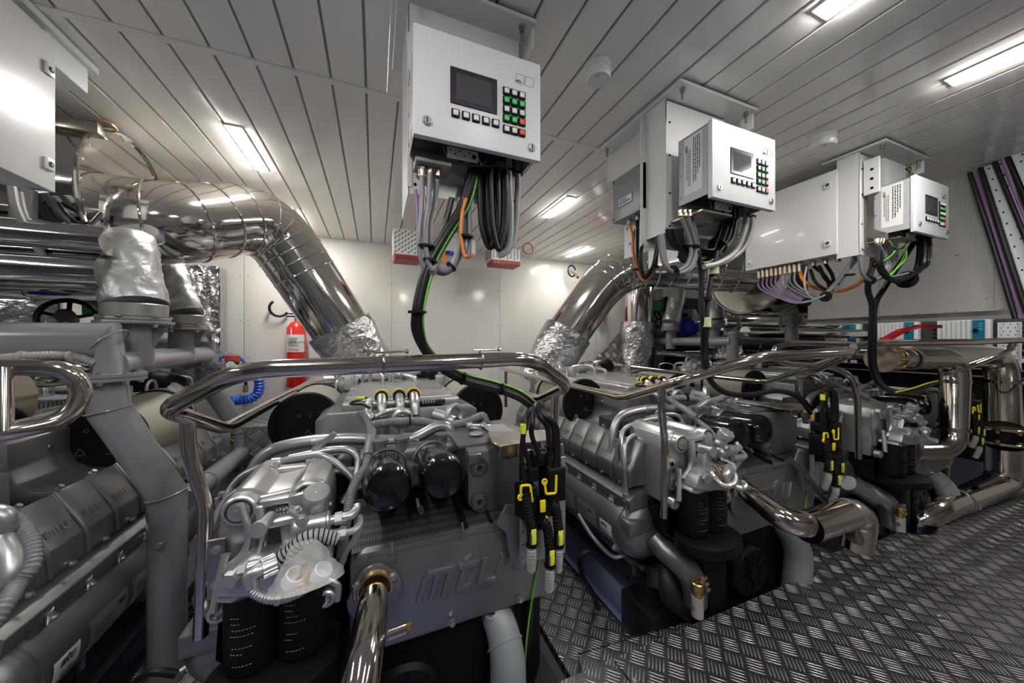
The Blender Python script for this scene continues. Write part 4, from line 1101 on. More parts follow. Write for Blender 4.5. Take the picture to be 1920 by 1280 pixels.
    mb.prism([(0, 0), (.10, -.01), (.12, -.05), (.11, -.20), (.08, -.24), (.03, -.24), (.01, -.16), (.0, -.10), (-.04, -.06)], (.435, 1.13, -.585), X, Zv, Yv, .012, .003)
    mb.bolt((.44, 1.13, -.60), (0, -1, 0), .010, .006); mb.bolt((.555, 1.13, -.80), (0, -1, 0), .009, .006); part(mb, 'plate_bracket')
    # junction plate and plugs
    mb = MB(cast, blackm); mb.box((.475, 1.10, -.79), (.66, 1.106, -.43), .001, 1); mb.box((.475, 1.085, -.79), (.482, 1.106, -.42), .001, 1)
    for i in range(8): mb.cyl((.4785, 1.0845, -.44 - .045 * i), (.4785, 1.084, -.44 - .045 * i), .0028, seg=8, m=1)
    for z in (-.45, -.62): 
        for x in (.50, .58): mb.cyl((x, 1.0995, z), (x, 1.099, z), .004, seg=8, m=1)
    jp = part(mb, 'junction_plate')
    def plug(x, z, w_, h_, d_=.05, latch=None):
        mb = MB(blackm); mb.box((x - w_ / 2, 1.10 - d_, z - h_ / 2), (x + w_ / 2, 1.10, z + h_ / 2), .008, 3); mb.box((x - w_ / 2 - .004, 1.085, z - h_ / 2 - .004), (x + w_ / 2 + .004, 1.10, z + h_ / 2 + .004), .004); pl = part(mb, 'plug', jp)
        return pl
    def latch(pl, pts, r=.0045):
        mb = MB(yellow); mb.tube([Q(a, b, 1.03) for a, b in pts], r, 8, bend=.008)
        e = Q(*pts[0], 1.03); mb.torus(e, Yv, .0085, .0035, 16); mb.build('latch', jp)
    a = Q(992, 885, 1.08); plug(a.x, a.z, .055, .05)
    a = Q(1010, 858, 1.08); plug(a.x, a.z, .05, .045)
    a = Q(985, 935, 1.08); p3 = plug(a.x, a.z, .06, .11, .06)
    a = Q(1028, 900, 1.08); p4 = plug(a.x + .01, a.z, .07, .12, .07)
    a = Q(1022, 945, 1.08); p5 = plug(a.x, a.z, .07, .045, .07)
    a = Q(1005, 973, 1.08); p6 = plug(a.x, a.z, .06, .04, .06)
    latch(p3, [(976, 932), (977, 910), (994, 909), (998, 940)])
    latch(p4, [(1021, 903), (1024, 926), (1042, 924), (1043, 890)])
    mb = MB(yellow); c_ = Q(1015, 947, 1.03); mb.box((c_.x - .008, 1.02, c_.z - .02), (c_.x + .012, 1.028, c_.z + .02), .002); c_ = Q(983, 862, 1.09); mb.box((c_.x - .012, 1.095, c_.z - .02), (c_.x + .01, 1.099, c_.z + .02), .002); c_ = Q(1022, 968, 1.04); mb.box((c_.x - .006, 1.03, c_.z - .018), (c_.x + .006, 1.036, c_.z + .012), .002); mb.build('latch', jp)
    for pts, tg in (([(986, 925), (988, 950), (992, 970), (996, 985), (997, 1005)], (997, 1002)), ([(1012, 972), (1024, 985), (1028, 1002), (1030, 1022)], (1031, 1041)), ([(1030, 942), (1042, 955), (1045, 975), (1047, 990)], (1047, 1004))):
        mb = MB(blackm); mb.tube([Q(x, y, 1.03) for x, y in pts], .018, 12, smooth=True, rib=(.012, .0025)); h_ = part(mb, 'boot', jp)
        c_ = Q(*tg, 1.03); mb = MB(blackm); mb.cyl(c_ + Zv * .035, c_ - Zv * .032, .0165, seg=14); mb.cyl(c_ - Zv * .03, c_ - Zv * .036, .021, seg=10); part(mb, 'sleeve', h_)
        mb = MB(lime, ink); mb.box((c_.x - .009, c_.y - .019, c_.z - .024), (c_.x + .009, c_.y - .012, c_.z + .026), .002); scribble(mb, (c_.x - .006, c_.y - .0192, c_.z - .02), Zv, -X, (0, -1, 0), .04, .012, 2, 1, 2); part(mb, 'cable_tag', h_)
        mb = MB(clight); mb.tube([c_ - Zv * .034, c_ - Zv * .07, c_ + Vector((.008, .02, -.13))], .016, 12, smooth=True, rib=(.009, .002)); part(mb, 'conduit', h_)
    # oil filters
    for k, (px, py) in enumerate(((727, 920), (835, 898))):
        tip = Q(px, py, 1.165); d = Vector((-.02, -.98, .06)) if k == 0 else Vector((.03, -.98, .06)); d.normalize(); L_ = .235; r = .078
        b_ = tip - d * L_
        mb = MB(blackg)
        mb.lathe([(r * .98, 0), (r * .98, .02), (r, .028), (r, L_ - .05), (r * .97, L_ - .03), (r * .85, L_ - .012), (r * .55, L_ - .002), (r * .18, L_ + .002), (0, L_ + .002)], b_, d, 48)
        of = part(mb, 'oil_filter')
        mb = MB(inkgrey); x_, y_, _ = frame_of(d)
        for j in range(3):
            for i in range(5):
                a = 1.2 + i * .13; pa = b_ + d * (.05 + .03 * j) + (x_ * math.cos(a) + y_ * math.sin(a)) * (r + .0004); mb.tube([pa, pa + d * .014], .0012, 4)
        part(mb, 'lettering', of, kind='stuff')
        mb = MB(grey); mb.lathe([(r * 1.02, 0), (r * 1.05, .01), (r * 1.05, .025), (r, .03)], b_ - d * .02, d, 40); mb.cyl(b_ - d * .05, b_ - d * .01, r * .9, seg=32); part(mb, 'filter_head', of)
    mb = MB(grey)
    mb.box((-.03, 1.42, -.60), (.33, 1.52, -.43), .015); mb.tube([(-.05, 1.44, -.455), (.33, 1.44, -.445)], .035, 16)
    for x in (.02, .10, .26): mb.cyl((x, 1.43, -.44), (x, 1.43, -.395), .024, seg=18); mb.cyl((x, 1.43, -.395), (x, 1.43, -.385), .030, seg=18)
    mb.box((.10, 1.36, -.56), (.16, 1.44, -.47), .01)
    part(mb, 'filter_manifold')
    # wall of darker machinery behind the front pipes
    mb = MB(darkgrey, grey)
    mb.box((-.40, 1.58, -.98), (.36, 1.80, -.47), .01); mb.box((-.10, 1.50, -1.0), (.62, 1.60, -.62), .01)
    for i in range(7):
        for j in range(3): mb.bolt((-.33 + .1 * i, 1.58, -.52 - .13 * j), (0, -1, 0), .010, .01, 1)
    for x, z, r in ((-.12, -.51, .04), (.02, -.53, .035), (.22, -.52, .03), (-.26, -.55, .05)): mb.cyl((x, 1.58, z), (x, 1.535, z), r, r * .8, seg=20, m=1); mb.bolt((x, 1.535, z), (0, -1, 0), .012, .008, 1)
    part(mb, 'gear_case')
    # thick crossing pipe and its neighbours
    mb = MB(pipegrey)
    mb.tube([(-.46, 1.52, -.96), (-.46, 1.58, -.60), (-.41, 1.6, -.455), (-.30, 1.585, -.41), (-.12, 1.56, -.402), (.06, 1.55, -.425), (.16, 1.55, -.425), (.26, 1.55, -.385), (.31, 1.54, -.40), (.32, 1.53, -.50)], .024, 16, smooth=True)
    for p, d in (((-.215, 1.575, -.405), X), ((-.46, 1.55, -.82), Zv), ((.13, 1.55, -.427), X)):
        p = Vector(p); mb.cyl(p - Vector(d) * .02, p + Vector(d) * .02, .0275, seg=18)
    part(mb, 'coolant_pipe')
    mb = MB(pipegrey)
    mb.tube([(-.50, 1.42, -.95), (-.49, 1.46, -.62), (-.46, 1.5, -.50), (-.36, 1.5, -.455), (-.23, 1.48, -.435), (-.17, 1.46, -.44), (-.10, 1.44, -.50), (-.05, 1.42, -.56)], .013, 12, smooth=True)
    mb.tube([(-.52, 1.38, -.95), (-.51, 1.42, -.66), (-.46, 1.46, -.53), (-.30, 1.45, -.49), (-.18, 1.43, -.48)], .011, 12, smooth=True)
    mb.tube([(-.30, 1.50, -.44), (-.16, 1.5, -.425), (-.09, 1.48, -.43), (-.06, 1.46, -.47), (-.08, 1.42, -.55), (-.11, 1.40, -.60)], .014, 12, smooth=True)
    mb.tube([(-.20, 1.46, -.495), (-.08, 1.45, -.495), (.0, 1.44, -.50), (.05, 1.42, -.53)], .010, 10, smooth=True)
    for p in ((-.34, 1.5, -.452), (-.25, 1.45, -.487), (-.52, 1.40, -.80), (-.495, 1.43, -.80)):
        p = Vector(p); mb.cyl(p - Vector((.014, 0, 0)), p + Vector((.014, 0, 0)), .020, seg=14) if p.x > -.45 else mb.cyl(p - Zv * .02, p + Zv * .02, .019, seg=14)
    part(mb, 'fuel_pipes')
    mb = MB(pipegrey); a = Q(608, 828, 1.5); mb.rbox(a, (.10, .008, .022), (Vector((.8, 0, .6)), Yv, Vector((-.6, 0, .8))), .003); mb.bolt(a + Vector((.03, -.004, .022)), (0, -1, 0), .009, .008); part(mb, 'pipe_clamp')
    # corrugated hose over the top, and the harness down the middle
    mb = MB(cgrey); mb.tube([Q(697, 800, 1.62), Q(705, 795, 1.62), Q(745, 790, 1.62), Q(790, 790, 1.62), Q(830, 796, 1.6), Q(870, 792, 1.58), Q(893, 783, 1.57), Q(906, 780, 1.57), Q(913, 797, 1.57)], .020, 12, smooth=True, rib=(.010, .0025)); h_ = part(mb, 'corrugated_hose')
    for px, py in ((768, 789), (858, 795)):
        mb = MB(blackm); p = Q(px, py, 1.61); mb.cyl(p - X * .003, p + X * .003, .022, seg=12); mb.box(p + Vector((-.004, -.004, .02)), p + Vector((.004, .004, .03))); part(mb, 'cable_tie', h_)
    mb = MB(cgrey); mb.tube([Q(675, 772, 1.64), Q(685, 785, 1.62), Q(693, 800, 1.58), Q(695, 820, 1.5), Q(690, 850, 1.42), Q(686, 875, 1.36), Q(672, 895, 1.30), Q(662, 915, 1.26), Q(655, 945, 1.22), Q(650, 975, 1.19), Q(645, 1000, 1.18), Q(640, 1050, 1.2)], .0165, 12, smooth=True, rib=(.009, .0025)); part(mb, 'corrugated_hose')
    mb = MB(clear, cgrey); mb.tube([Q(697, 808, 1.56), Q(694, 830, 1.47), Q(690, 855, 1.40)], .020, 12, smooth=True, m=1); part(mb, 'taped_sleeve')
    mb = MB(cast); mb.tube([Q(702, 782, 1.66), Q(722, 772, 1.68), Q(742, 768, 1.7), Q(760, 768, 1.72)], .012, 10, smooth=True, rib=(.008, .0015)); part(mb, 'ribbed_sleeve'); mb = MB(cast); mb.tube([Q(812, 775, 1.66), Q(835, 782, 1.64), Q(850, 790, 1.62)], .027, 14, smooth=True)
    part(mb, 'breather_hose'); mb = MB(cast); mb.torus(Q(852, 778, 1.64), (.6, -1, .1), .045, .014, 24, a0=-.6, a1=3.2); part(mb, 'hose_bow')
    mb = MB(cast)
    for pts in ([(712, 825), (716, 843), (760, 838), (785, 830), (800, 832), (806, 845)], [(716, 830), (722, 848), (770, 845)], [(775, 842), (790, 850), (795, 858)], [(765, 838), (780, 850), (800, 860)]):
        mb.tube([Q(x, y, 1.44) for x, y in pts], .0045, 8, bend=.012)
    for px, py in ((782, 833), (765, 850), (745, 858)): mb.cyl(Q(px, py, 1.43), Q(px, py, 1.43) + Zv * .02, .010, seg=6)
    part(mb, 'injection_lines')
    mb = MB(cast); mb.tube([Q(842, 800, 1.6), Q(838, 812, 1.56), Q(850, 822, 1.52), Q(860, 850, 1.45)], .03, 16, smooth=True); part(mb, 'return_pipe')
    mb = MB(cast, rubber)
    for pts, r in (([(875, 797), (900, 798), (930, 799), (955, 806), (964, 815)], .006), ([(905, 793), (915, 800), (940, 802)], .009), ([(880, 800), (905, 805)], .011)): mb.tube([Q(x, y, 1.5) for x, y in pts], r, 8, smooth=True)
    for px, py in ((880, 797), (906, 798), (925, 800)): mb.cyl(Q(px, py, 1.5) - X * .012, Q(px, py, 1.5) + X * .012, .013, seg=6)
    part(mb, 'sensor_line')
    mb = MB(darkgrey)
    mb.tube([Q(782, 935, 1.24), Q(786, 952, 1.22), Q(792, 966, 1.2)], .009, 8, smooth=True)
    mb.cyl(Q(786, 950, 1.21), Q(791, 962, 1.2), .011, seg=6); part(mb, 'drain_fitting')
    # ---- heat exchanger block, left front
    mb = MB(cast)
    xs0, xs1 = -.415, -.14
    mb.prism([(xs0, -.52), (xs0, -.79), (xs1, -.79), (xs1, -.50), (xs1 - .01, -.462), (xs1 - .04, -.440), (xs1 - .075, -.435), (xs1 - .10, -.455), (xs0 + .11, -.462), (xs0 + .08, -.440), (xs0 + .045, -.436), (xs0 + .012, -.462)], (0, 1.24, 0), X, Zv, Yv, .26, .006)
    hx = part(mb, 'heat_exchanger')
    mb = MB(cast, darkgrey); 
    # cover flange with two bosses
    fl = [(-.415, -.50), (-.41, -.47), (-.385, -.447), (-.35, -.447), (-.32, -.466), (-.24, -.458), (-.215, -.440), (-.18, -.432), (-.15, -.445), (-.14, -.47), (-.145, -.53), (-.155, -.58), (-.16, -.70), (-.40, -.72), (-.42, -.60)]
    mb.prism(fl, (0, 1.222, 0), X, Zv, Yv, .024, .006)
    for x, z in ((-.362, -.488), (-.192, -.474)):
        mb.lathe([(.044, 0), (.044, .03), (.039, .034), (.034, .034), (.032, .012), (0, .012)], (x, 1.228, z), (0, -1, 0), 36); mb.lathe([(.029, 0), (.027, .026), (0, .028)], (x, 1.218, z), (0, -1, 0), 30); mb.lathe([(.010, 0), (.008, .006), (0, .006)], (x, 1.190, z), (0, -1, 0), 16)
    part(mb, 'front_flange', hx)
    mb = MB(cast)
    for x, y, z in ((-.33, 1.43, -.446), (-.22, 1.43, -.446)): mb.lathe([(.017, 0), (.015, .012), (.007, .012), (.007, .005), (0, .005)], (x, y, z), Zv, 18)
    mb.box((-.36, 1.41, -.462), (-.19, 1.455, -.446), .006)
    for z in (-.54, -.60, -.66): mb.bolt((xs1, 1.27, z), X, .007, .006)
    part(mb, 'cover_bolts', hx)
    # ---- filter console: cast frame with a window, arms, caps
    mb = MB(cast)
    def bar(p, q, Y_, w_, dp, bev=.006):
        a, b = Q(*p, Y_), Q(*q, Y_); d = (b - a); L_ = d.length; d.normalize(); n_ = Vector((-d.z, 0, d.x)).normalized()
        mb.rbox((a + b) / 2, (L_ + w_ * .5, w_, dp), (d, n_, d.cross(n_)), bev)
    bar((491, 943), (570, 929), 1.20, .020, .03); bar((488, 950), (500, 1040), 1.19, .022, .03); bar((495, 981), (560, 967), 1.16, .018, .05); bar((502, 985), (481, 1052), 1.15, .010, .05)
    bar((498, 1000), (498, 1040), 1.18, .014, .04); bar((545, 980), (552, 1035), 1.18, .045, .05); bar((496, 1043), (560, 1025), 1.17, .022, .05); bar((560, 930), (575, 1000), 1.19, .05, .04)
    mb.prism([tuple(Q(x, y, 1.12).xz) for x, y in ((404, 1112), (424, 1070), (463, 1043), (520, 1032), (590, 1022), (612, 1050), (606, 1090), (560, 1102), (470, 1112))], (0, 1.10, 0), X, Zv, Yv, .07, .010)
    mb.prism([(-.395, -.685), (-.385, -.665), (-.14, -.648), (-.125, -.655), (-.13, -.68), (-.24, -.698), (-.35, -.700)], (0, 1.115, 0), X, Zv, Yv, .10, .007)
    a, b = Q(487, 990, 1.10), Q(508, 968, 1.17); mb.tube([a, b], .016, 14); mb.cyl(a - (b - a).normalized() * .012, a + (b - a).normalized() * .004, .021, seg=14)
    a, b = Q(453, 1067, 1.09), Q(515, 1051, 1.10); mb.tube([a, b], .0125, 12); mb.cyl(a - X * .006, a + X * .012, .018, seg=6)
    a, b = Q(434, 1085, 1.08), Q(462, 1055, 1.13); mb.tube([a, b], .016, 12); mb.cyl(a - (b - a).normalized() * .01, a + (b - a).normalized() * .006, .021, seg=6)
    bar((545, 955), (572, 972), 1.12, .018, .03); mb.bolt(Q(554, 958, 1.12), Zv, .012, .008); mb.bolt(Q(566, 975, 1.10), (0, -1, 0), .012, .01)
    co_ = part(mb, 'filter_console')
    mb = MB(cast)   # swept side arms
    mb.tube([Q(x, y, 1.17) for x, y in ((449, 945), (458, 968), (466, 990), (464, 1020), (452, 1042), (434, 1058), (424, 1072))], .0095, 10, smooth=True)
    part(mb, 'side_arm', co_); mb = MB(cast)
    mb.tube([Q(x, y, 1.17) for x, y in ((608, 915), (606, 940), (602, 965))], .012, 10, smooth=True)
    part(mb, 'side_arm', co_); mb = MB(cast)
    mb.tube([Q(x, y, 1.15) for x, y in ((605, 1085), (622, 1090), (634, 1100), (632, 1125))], .010, 10, smooth=True)
    part(mb, 'side_arm', co_)
    for x, yb_ in ((-.135, 1.17), (-.41, 1.22)):
        mb = MB(cast); mb.lathe([(.026, 0), (.026, .03), (.021, .034), (.016, .034), (.014, .02), (0, .02)], (x, yb_, -.765), (0, -1, 0), 28); mb.tube([(x, 1.17, -.74), (x * .97, 1.18, -.66), (x * .95, 1.19, -.60)], .012, 10, smooth=True); part(mb, 'lower_boss', co_)
    mb = MB(cast)   # horizontal barrel with couplings on the right
    a, b = Q(548, 990, 1.12), Q(618, 976, 1.12); mb.cyl(a, b, .026, seg=24, bev=.008); mb.tube([b, Q(640, 970, 1.12), Q(657, 966, 1.12), Q(668, 955, 1.14), Q(668, 945, 1.15)], .013, 12, smooth=True)
    mb.cyl(Q(628, 973, 1.12), Q(642, 970, 1.12), .018, seg=6); mb.cyl(Q(615, 977, 1.12), Q(619, 976, 1.12), .029, seg=24)
    a, b = Q(600, 1005, 1.10), Q(650, 998, 1.10); mb.cyl(a, b, .014, seg=18); mb.tube([b, Q(665, 993, 1.1), Q(675, 980, 1.12), Q(674, 968, 1.14)], .010, 10, smooth=True); mb.cyl(Q(636, 1000, 1.10), Q(648, 998, 1.10), .017, seg=6)
    mb.tube([Q(675, 985, 1.12), Q(665, 1010, 1.13), Q(648, 1035, 1.15), Q(636, 1070, 1.18)], .010, 10, smooth=True)
    part(mb, 'coupling_pipe', co_)
    mb = MB(cast)  # lower elbow with ribbed nut and corrugated tail
    n0, n1 = Q(520, 1053, 1.05), Q(478, 1072, 1.03); d_ = (n1 - n0).normalized(); x_, y_, _ = frame_of(d_)
    mb.tube([Q(560, 1035, 1.07), n0], .018, 14); mb.cyl(n0 + d_ * .004, n0 + d_ * .034, .023, seg=20)
    for k in range(14):
        a = k * 2 * PI / 14; mb.tube([n0 + d_ * .004 + (x_ * math.cos(a) + y_ * math.sin(a)) * .023, n0 + d_ * .034 + (x_ * math.cos(a) + y_ * math.sin(a)) * .023], .0025, 5)
    mb.tube([n0 + d_ * .03, n1, Q(468, 1080, 1.03), Q(472, 1098, 1.03)], .017, 14, bend=.015)
    mb.tube([Q(472, 1096, 1.03), Q(480, 1112, 1.02), Q(505, 1122, 1.01), Q(535, 1121, 1.01), Q(565, 1108, 1.02), Q(590, 1090, 1.05)], .0125, 12, smooth=True, rib=(.0075, .002)); mb.cyl(Q(517, 1122, 1.01), Q(527, 1122, 1.01), .0155, seg=14)
    part(mb, 'drain_elbow', co_)
    mb = MB(grey, cast)  # raised casting numbers
    pa = Q(512, 985, 1.19); pb = Q(560, 945, 1.19)
    mb.box((pa.x, 1.195, pa.z), (pb.x, 1.205, pb.z), .003)
    for r in range(3):
        for i in range(8): mb.box((pa.x + .006 + .0085 * i, 1.1925, pa.z + .010 + .013 * r + i * .0006), (pa.x + .0115 + .0085 * i, 1.196, pa.z + .018 + .013 * r + i * .0006), .001, 1, m=1)
    part(mb, 'casting_numbers', co_)
    # filler neck with cap, leaning
    c0, c1 = Vector((-.172, 1.20, -.575)), Vector((-.158, 1.13, -.452))
    mb = MB(cast); ax = (c1 - c0); u_ = ax.normalized(); mb.cyl(c0, c1, .024, .028, seg=24); mb.lathe([(.032, 0), (.035, .006), (.035, .030), (.032, .034), (0, .034)], c1 - u_ * .012, ax, 36); mb.lathe([(.02, 0), (.03, .02), (.03, .05), (.022, .07)], c0 - u_ * .02, ax, 24)
    mb.lathe([(.003, 0), (0, .002)], c1 + u_ * .022, ax, 8)
    nk = part(mb, 'filler_neck')
    # fuel filter canisters
    for x in (-.322, -.200):
        mb = MB(blackm, inkgrey); r = .066
        mb.lathe([(0, 0), (r * .7, 0), (r * .96, .012), (r, .03), (r, .20), (r * .97, .21), (0, .21)], (x, 1.17, -.905), Zv, 48)
        ff = part(mb, 'fuel_filter')
        mb = MB(inkgrey)
        for j in range(9):
            n = random.Random(j + int(x * 100)).randint(3, 7)
            for i in range(n):
                a = math.radians(-120 + i * 7 + (j % 3) * 2); rr_ = r + .0004; z = -.735 - .016 * j
                if j in (4, 7): continue
                p = Vector((x + math.cos(a) * rr_, 1.17 + math.sin(a) * rr_, z)); p2 = Vector((x + math.cos(a + .07) * rr_, 1.17 + math.sin(a + .07) * rr_, z)); mb.tube([p, p2], .0010, 4)
        part(mb, 'lettering', ff, kind='stuff')
    # black shroud underneath + drive covers
    mb = MB(blackm)
    mb.prism([(-.42, -.80), (-.41, -.90), (-.10, -.90), (-.06, -.98), (.62, -.98), (.62, -1.3), (.5, -1.62), (-.20, -1.62), (-.235, -1.2), (-.29, -1.02), (-.40, -.95)], (0, 1.22, 0), X, Zv, Yv, .3, .015)
    mb.prism([(.165 * math.cos(2 * PI * k / 30), .125 * math.sin(2 * PI * k / 30)) for k in range(30)], (-.262, 1.14, -.96), X, Yv, Zv, .055, .012)
    mb.prism([(-.30, 0), (-.10, 0), (-.10, -.5), (-.20, -.5)], (0, 1.15, -.95), X, Zv, Yv, .12, .03)
    part(mb, 'black_casing')
    mb = MB(blackm); c_ = Vector((.085, 1.22, -1.19))
    mb.lathe([(.13, 0), (.128, .05), (.115, .065), (.03, .055), (.03, .075), (0, .075)], c_, (0, -1, 0), 44)
    for i in range(9):
        a = i * 2 * PI / 9; d = Vector((math.cos(a), 0, math.sin(a))); mb.rbox(c_ + d * .075 - Yv * .066, (.06, .006, .008), (d, Yv, d.cross(Yv)), .001)
    mb.cyl(Vector((-.02, 1.22, -1.08)), Vector((-.02, 1.16, -1.08)), .045, seg=28, bev=.01)
    part(mb, 'alternator_cover')
    # ---- grille and front cover
    mb = MB(grille, blackm); mb.add([(-.07, 1.19, -.676), (.66, 1.19, -.676), (.66, 1.44, -.61), (-.07, 1.44, -.61)], [(0, 1, 2, 3)], 0)
    mb.tube([(.30, 1.44, -.60), (.30, 1.19, -.667)], .012, 8, m=1); mb.tube([(.40, 1.44, -.60), (.40, 1.19, -.667)], .006, 8, m=1); part(mb, 'mesh_grille')
    mb = MB(grey)
    mb.prism([(-.075, -.70), (-.075, -.95), (-.055, -.985), (-.02, -1.0), (.60, -.99), (.655, -.965), (.675, -.90), (.675, -.75), (.655, -.70), (.60, -.672), (-.04, -.672)], (0, 1.175, 0), X, Zv, Yv, .22, .012)
    mb.box((-.02, 1.172, -.690), (.60, 1.18, -.672), .002)
    fc = part(mb, 'front_cover')
    mb = MB(grey); logo(mb, (.125, 1.175, -.875), X, Zv, (0, -1, 0), .095, .012, shear=.30, sx=1.12, bev=.002); part(mb, 'logo', fc)
    for px, py in ((847, 1165), (974, 1121), (735, 1040), (868, 1000)):
        p = Q(px, py, 1.172); mb = MB(zinc if py > 1100 else grey); mb.lathe([(.013, 0), (.013, .004), (.010, .005)], p, (0, -1, 0), 18); mb.cyl(p - Yv * .004, p - Yv * .016, .009, seg=6)
        if py < 1100: mb.tube([p + Zv * .012, p + Vector((0, .01, .035))], .004, 8)
        part(mb, 'cover_bolt', fc)
    p = Vector((.0, 1.168, -.80))
    mb = MB(grey, zinc); mb.prism([(.075 * math.cos(a) * (1.08 if i % 6 < 3 else .96), .095 * math.sin(a)) for i, a in enumerate([2 * PI * k / 24 for k in range(24)])], p, X, Zv, (0, -1, 0), .014, .003)
    for s in (-1, 1): mb.bolt(p + Vector((s * .052, -.014, .045)), (0, -1, 0), .009, .008, 1)
    part(mb, 'inlet_flange', fc)
    # ---- pale hose elbow low front, with sensor
    mb = MB(pale, steel2)
    mb.tube([(.40, 1.30, -1.0), (.42, 1.24, -1.02), (.44, 1.18, -1.08), (.447, 1.145, -1.18), (.45, 1.16, -1.42)], [.050, .058, .064, .066, .066], 24, smooth=True, n=8)
    mb.torus((.443, 1.165, -1.11), (.05, -.7, -.6), .064, .004, 30, 0); pe = part(mb, 'raw_water_elbow')
    s0 = Vector((.405, 1.20, -1.01)); mb = MB(brass, steel2, rubber, pale)
    mb.cyl(s0 - Zv * .03, s0, .030, seg=24, m=3); mb.cyl(s0, s0 + Zv * .012, .024, seg=6, m=0); mb.cyl(s0 + Zv * .012, s0 + Zv * .05, .012, seg=14, m=1); mb.torus(s0 + Zv * .025, Zv, .013, .003, 20, 1); mb.torus(s0 + Zv * .037, Zv, .013, .003, 20, 1)
    mb.tube([s0 + Zv * .05, s0 + Vector((.005, 0, .07)), s0 + Vector((.03, 0, .08)), s0 + Vector((.075, 0, .095))], .013, 12, smooth=True, m=1)
    mb.tube([s0 + Vector((.075, 0, .095)), s0 + Vector((.13, 0, .11)), s0 + Vector((.16, .0, .07)), s0 + Vector((.15, .02, -.15)), s0 + Vector((.12, .02, -.4))], .02, 10, smooth=True, m=2)
    mb.tube([s0 + Vector((.10, .02, .08)), s0 + Vector((.08, .03, -.05)), s0 + Vector((.07, .03, -.3))], .022, 10, smooth=True, m=2); part(mb, 'pressure_sensor', pe)
    mb = MB(cgrn, cyel); mb.tube([s0 + Vector((.20, -.02, .20)), s0 + Vector((.165, -.03, .10)), s0 + Vector((.13, -.03, -.1)), s0 + Vector((.11, -.03, -.35))], .003, 8, smooth=True, m=0); part(mb, 'earth_wire')
    # ---- side exhaust riser elbow (lower left front of each engine, seen between engines)
    mb = MB(darkgrey, brass, cast)
    a = [Q2(1222, 1005, 1.34), Q2(1240, 1025, 1.30), Q2(1268, 1048, 1.24), Q2(1290, 1070, 1.2), Q2(1300, 1095, 1.2), Q2(1304, 1130, 1.2)]
    mb = MB(grey); mb.tube(a, [.045, .056, .060, .058, .052], 22, smooth=True, n=8); mb.lathe([(.055, 0), (.062, .0), (.062, .012), (.055, .012)], a[4], (0, 0, 1), 30); ex = part(mb, 'water_pipe')
    mb = MB(grey); mb.box(Q2(1188, 985, 1.36) - Vector((.05, .03, .04)), Q2(1205, 985, 1.36) + Vector((.03, .05, .045)), .012); mb.bolt(Q2(1212, 985, 1.34), (0, -1, .2), .010, .01)
    mb.box(Q2(1196, 1010, 1.40) - Vector((.04, .03, .07)), Q2(1196, 1010, 1.40) + Vector((.04, .03, .05)), .01); part(mb, 'mounting_pad')
    mb = MB(darkgrey); mb.tube([Q2(1248, 1062, 1.34), Q2(1252, 1090, 1.3), Q2(1262, 1120, 1.28), Q2(1290, 1140, 1.25)], .055, 20, smooth=True); mb.cyl(Q2(1232, 1062, 1.36), Q2(1232, 1100, 1.34), .05, seg=24, bev=.01); part(mb, 'pump_body')
    v = Q2(1308, 1105, 1.12); mb = MB(brass); mb.cyl(v + Zv * .0, v + Zv * .035, .026, seg=24, bev=.004); mb.cyl(v - Zv * .03, v, .022, seg=10); mb.box(v + Vector((-.018, -.004, .035)), v + Vector((.018, .004, .045)), .002); vv = part(mb, 'brass_valve')
    mb = MB(zinc, clight); mb.cyl(v - Zv * .12, v - Zv * .03, .025, seg=20, m=1); 
    for dx, dz in ((.03, .04), (.05, -.02), (.04, .01), (-.03, -.07)): mb.bolt(v + Vector((dx, 0, dz)), X, .008, .02)
    part(mb, 'valve_body', vv)
    mb = MB(pipegrey); mb.tube([Q2(1085, 965, 1.7), Q2(1110, 1005, 1.55), Q2(1145, 1040, 1.48), Q2(1165, 1042, 1.45), Q2(1190, 1030, 1.45), Q2(1200, 1032, 1.42)], .011, 10, smooth=True)
    for k in range(3): mb.tube([Q2(1155 + 6 * k, 830 + 4 * k, 1.49), Q2(1158 + 6 * k, 880, 1.49), Q2(1170 + 5 * k, 930, 1.49), Q2(1168 + 6 * k, 990, 1.50), Q2(1150 + 5 * k, 1030, 1.42)], .009, 8, smooth=True)
    for x, y in ((1164, 825), (1164, 920), (1170, 1000)): mb.box(Q2(x, y, 1.49) - Vector((.03, .012, .008)), Q2(x, y, 1.49) + Vector((.03, .012, .008)), .003)
    part(mb, 'leak_off_pipes')
    mb = MB(rubber); mb.tube([Q2(1120, 1040, 1.5), Q2(1100, 1035, 1.5), Q2(1088, 1050, 1.5), Q2(1092, 1080, 1.5), Q2(1110, 1110, 1.5), Q2(1125, 1150, 1.5)], .013, 10, smooth=True); part(mb, 'drain_hose')
    # plastic bag of caps hanging at the console
    return E
E1 = build_engine()
E1['label'] = 'silver diesel engine in the foreground centre with two black oil filters in front'
def eng(n, lab):
    c = copy_tree(E1, (D * n, 0, 0)); c['label'] = lab; c['_o'] = [E1['_o'][0] + D * n, E1['_o'][1], E1['_o'][2]]; return c
E0 = eng(-1, 'silver diesel engine at far left, its flank and black-capped air filter showing')
E2 = eng(1, 'silver diesel engine right of centre with tall flat heat exchanger facing left')
E3 = eng(3.58 / D, 'silver diesel engine at far right behind the bent steel pipes')
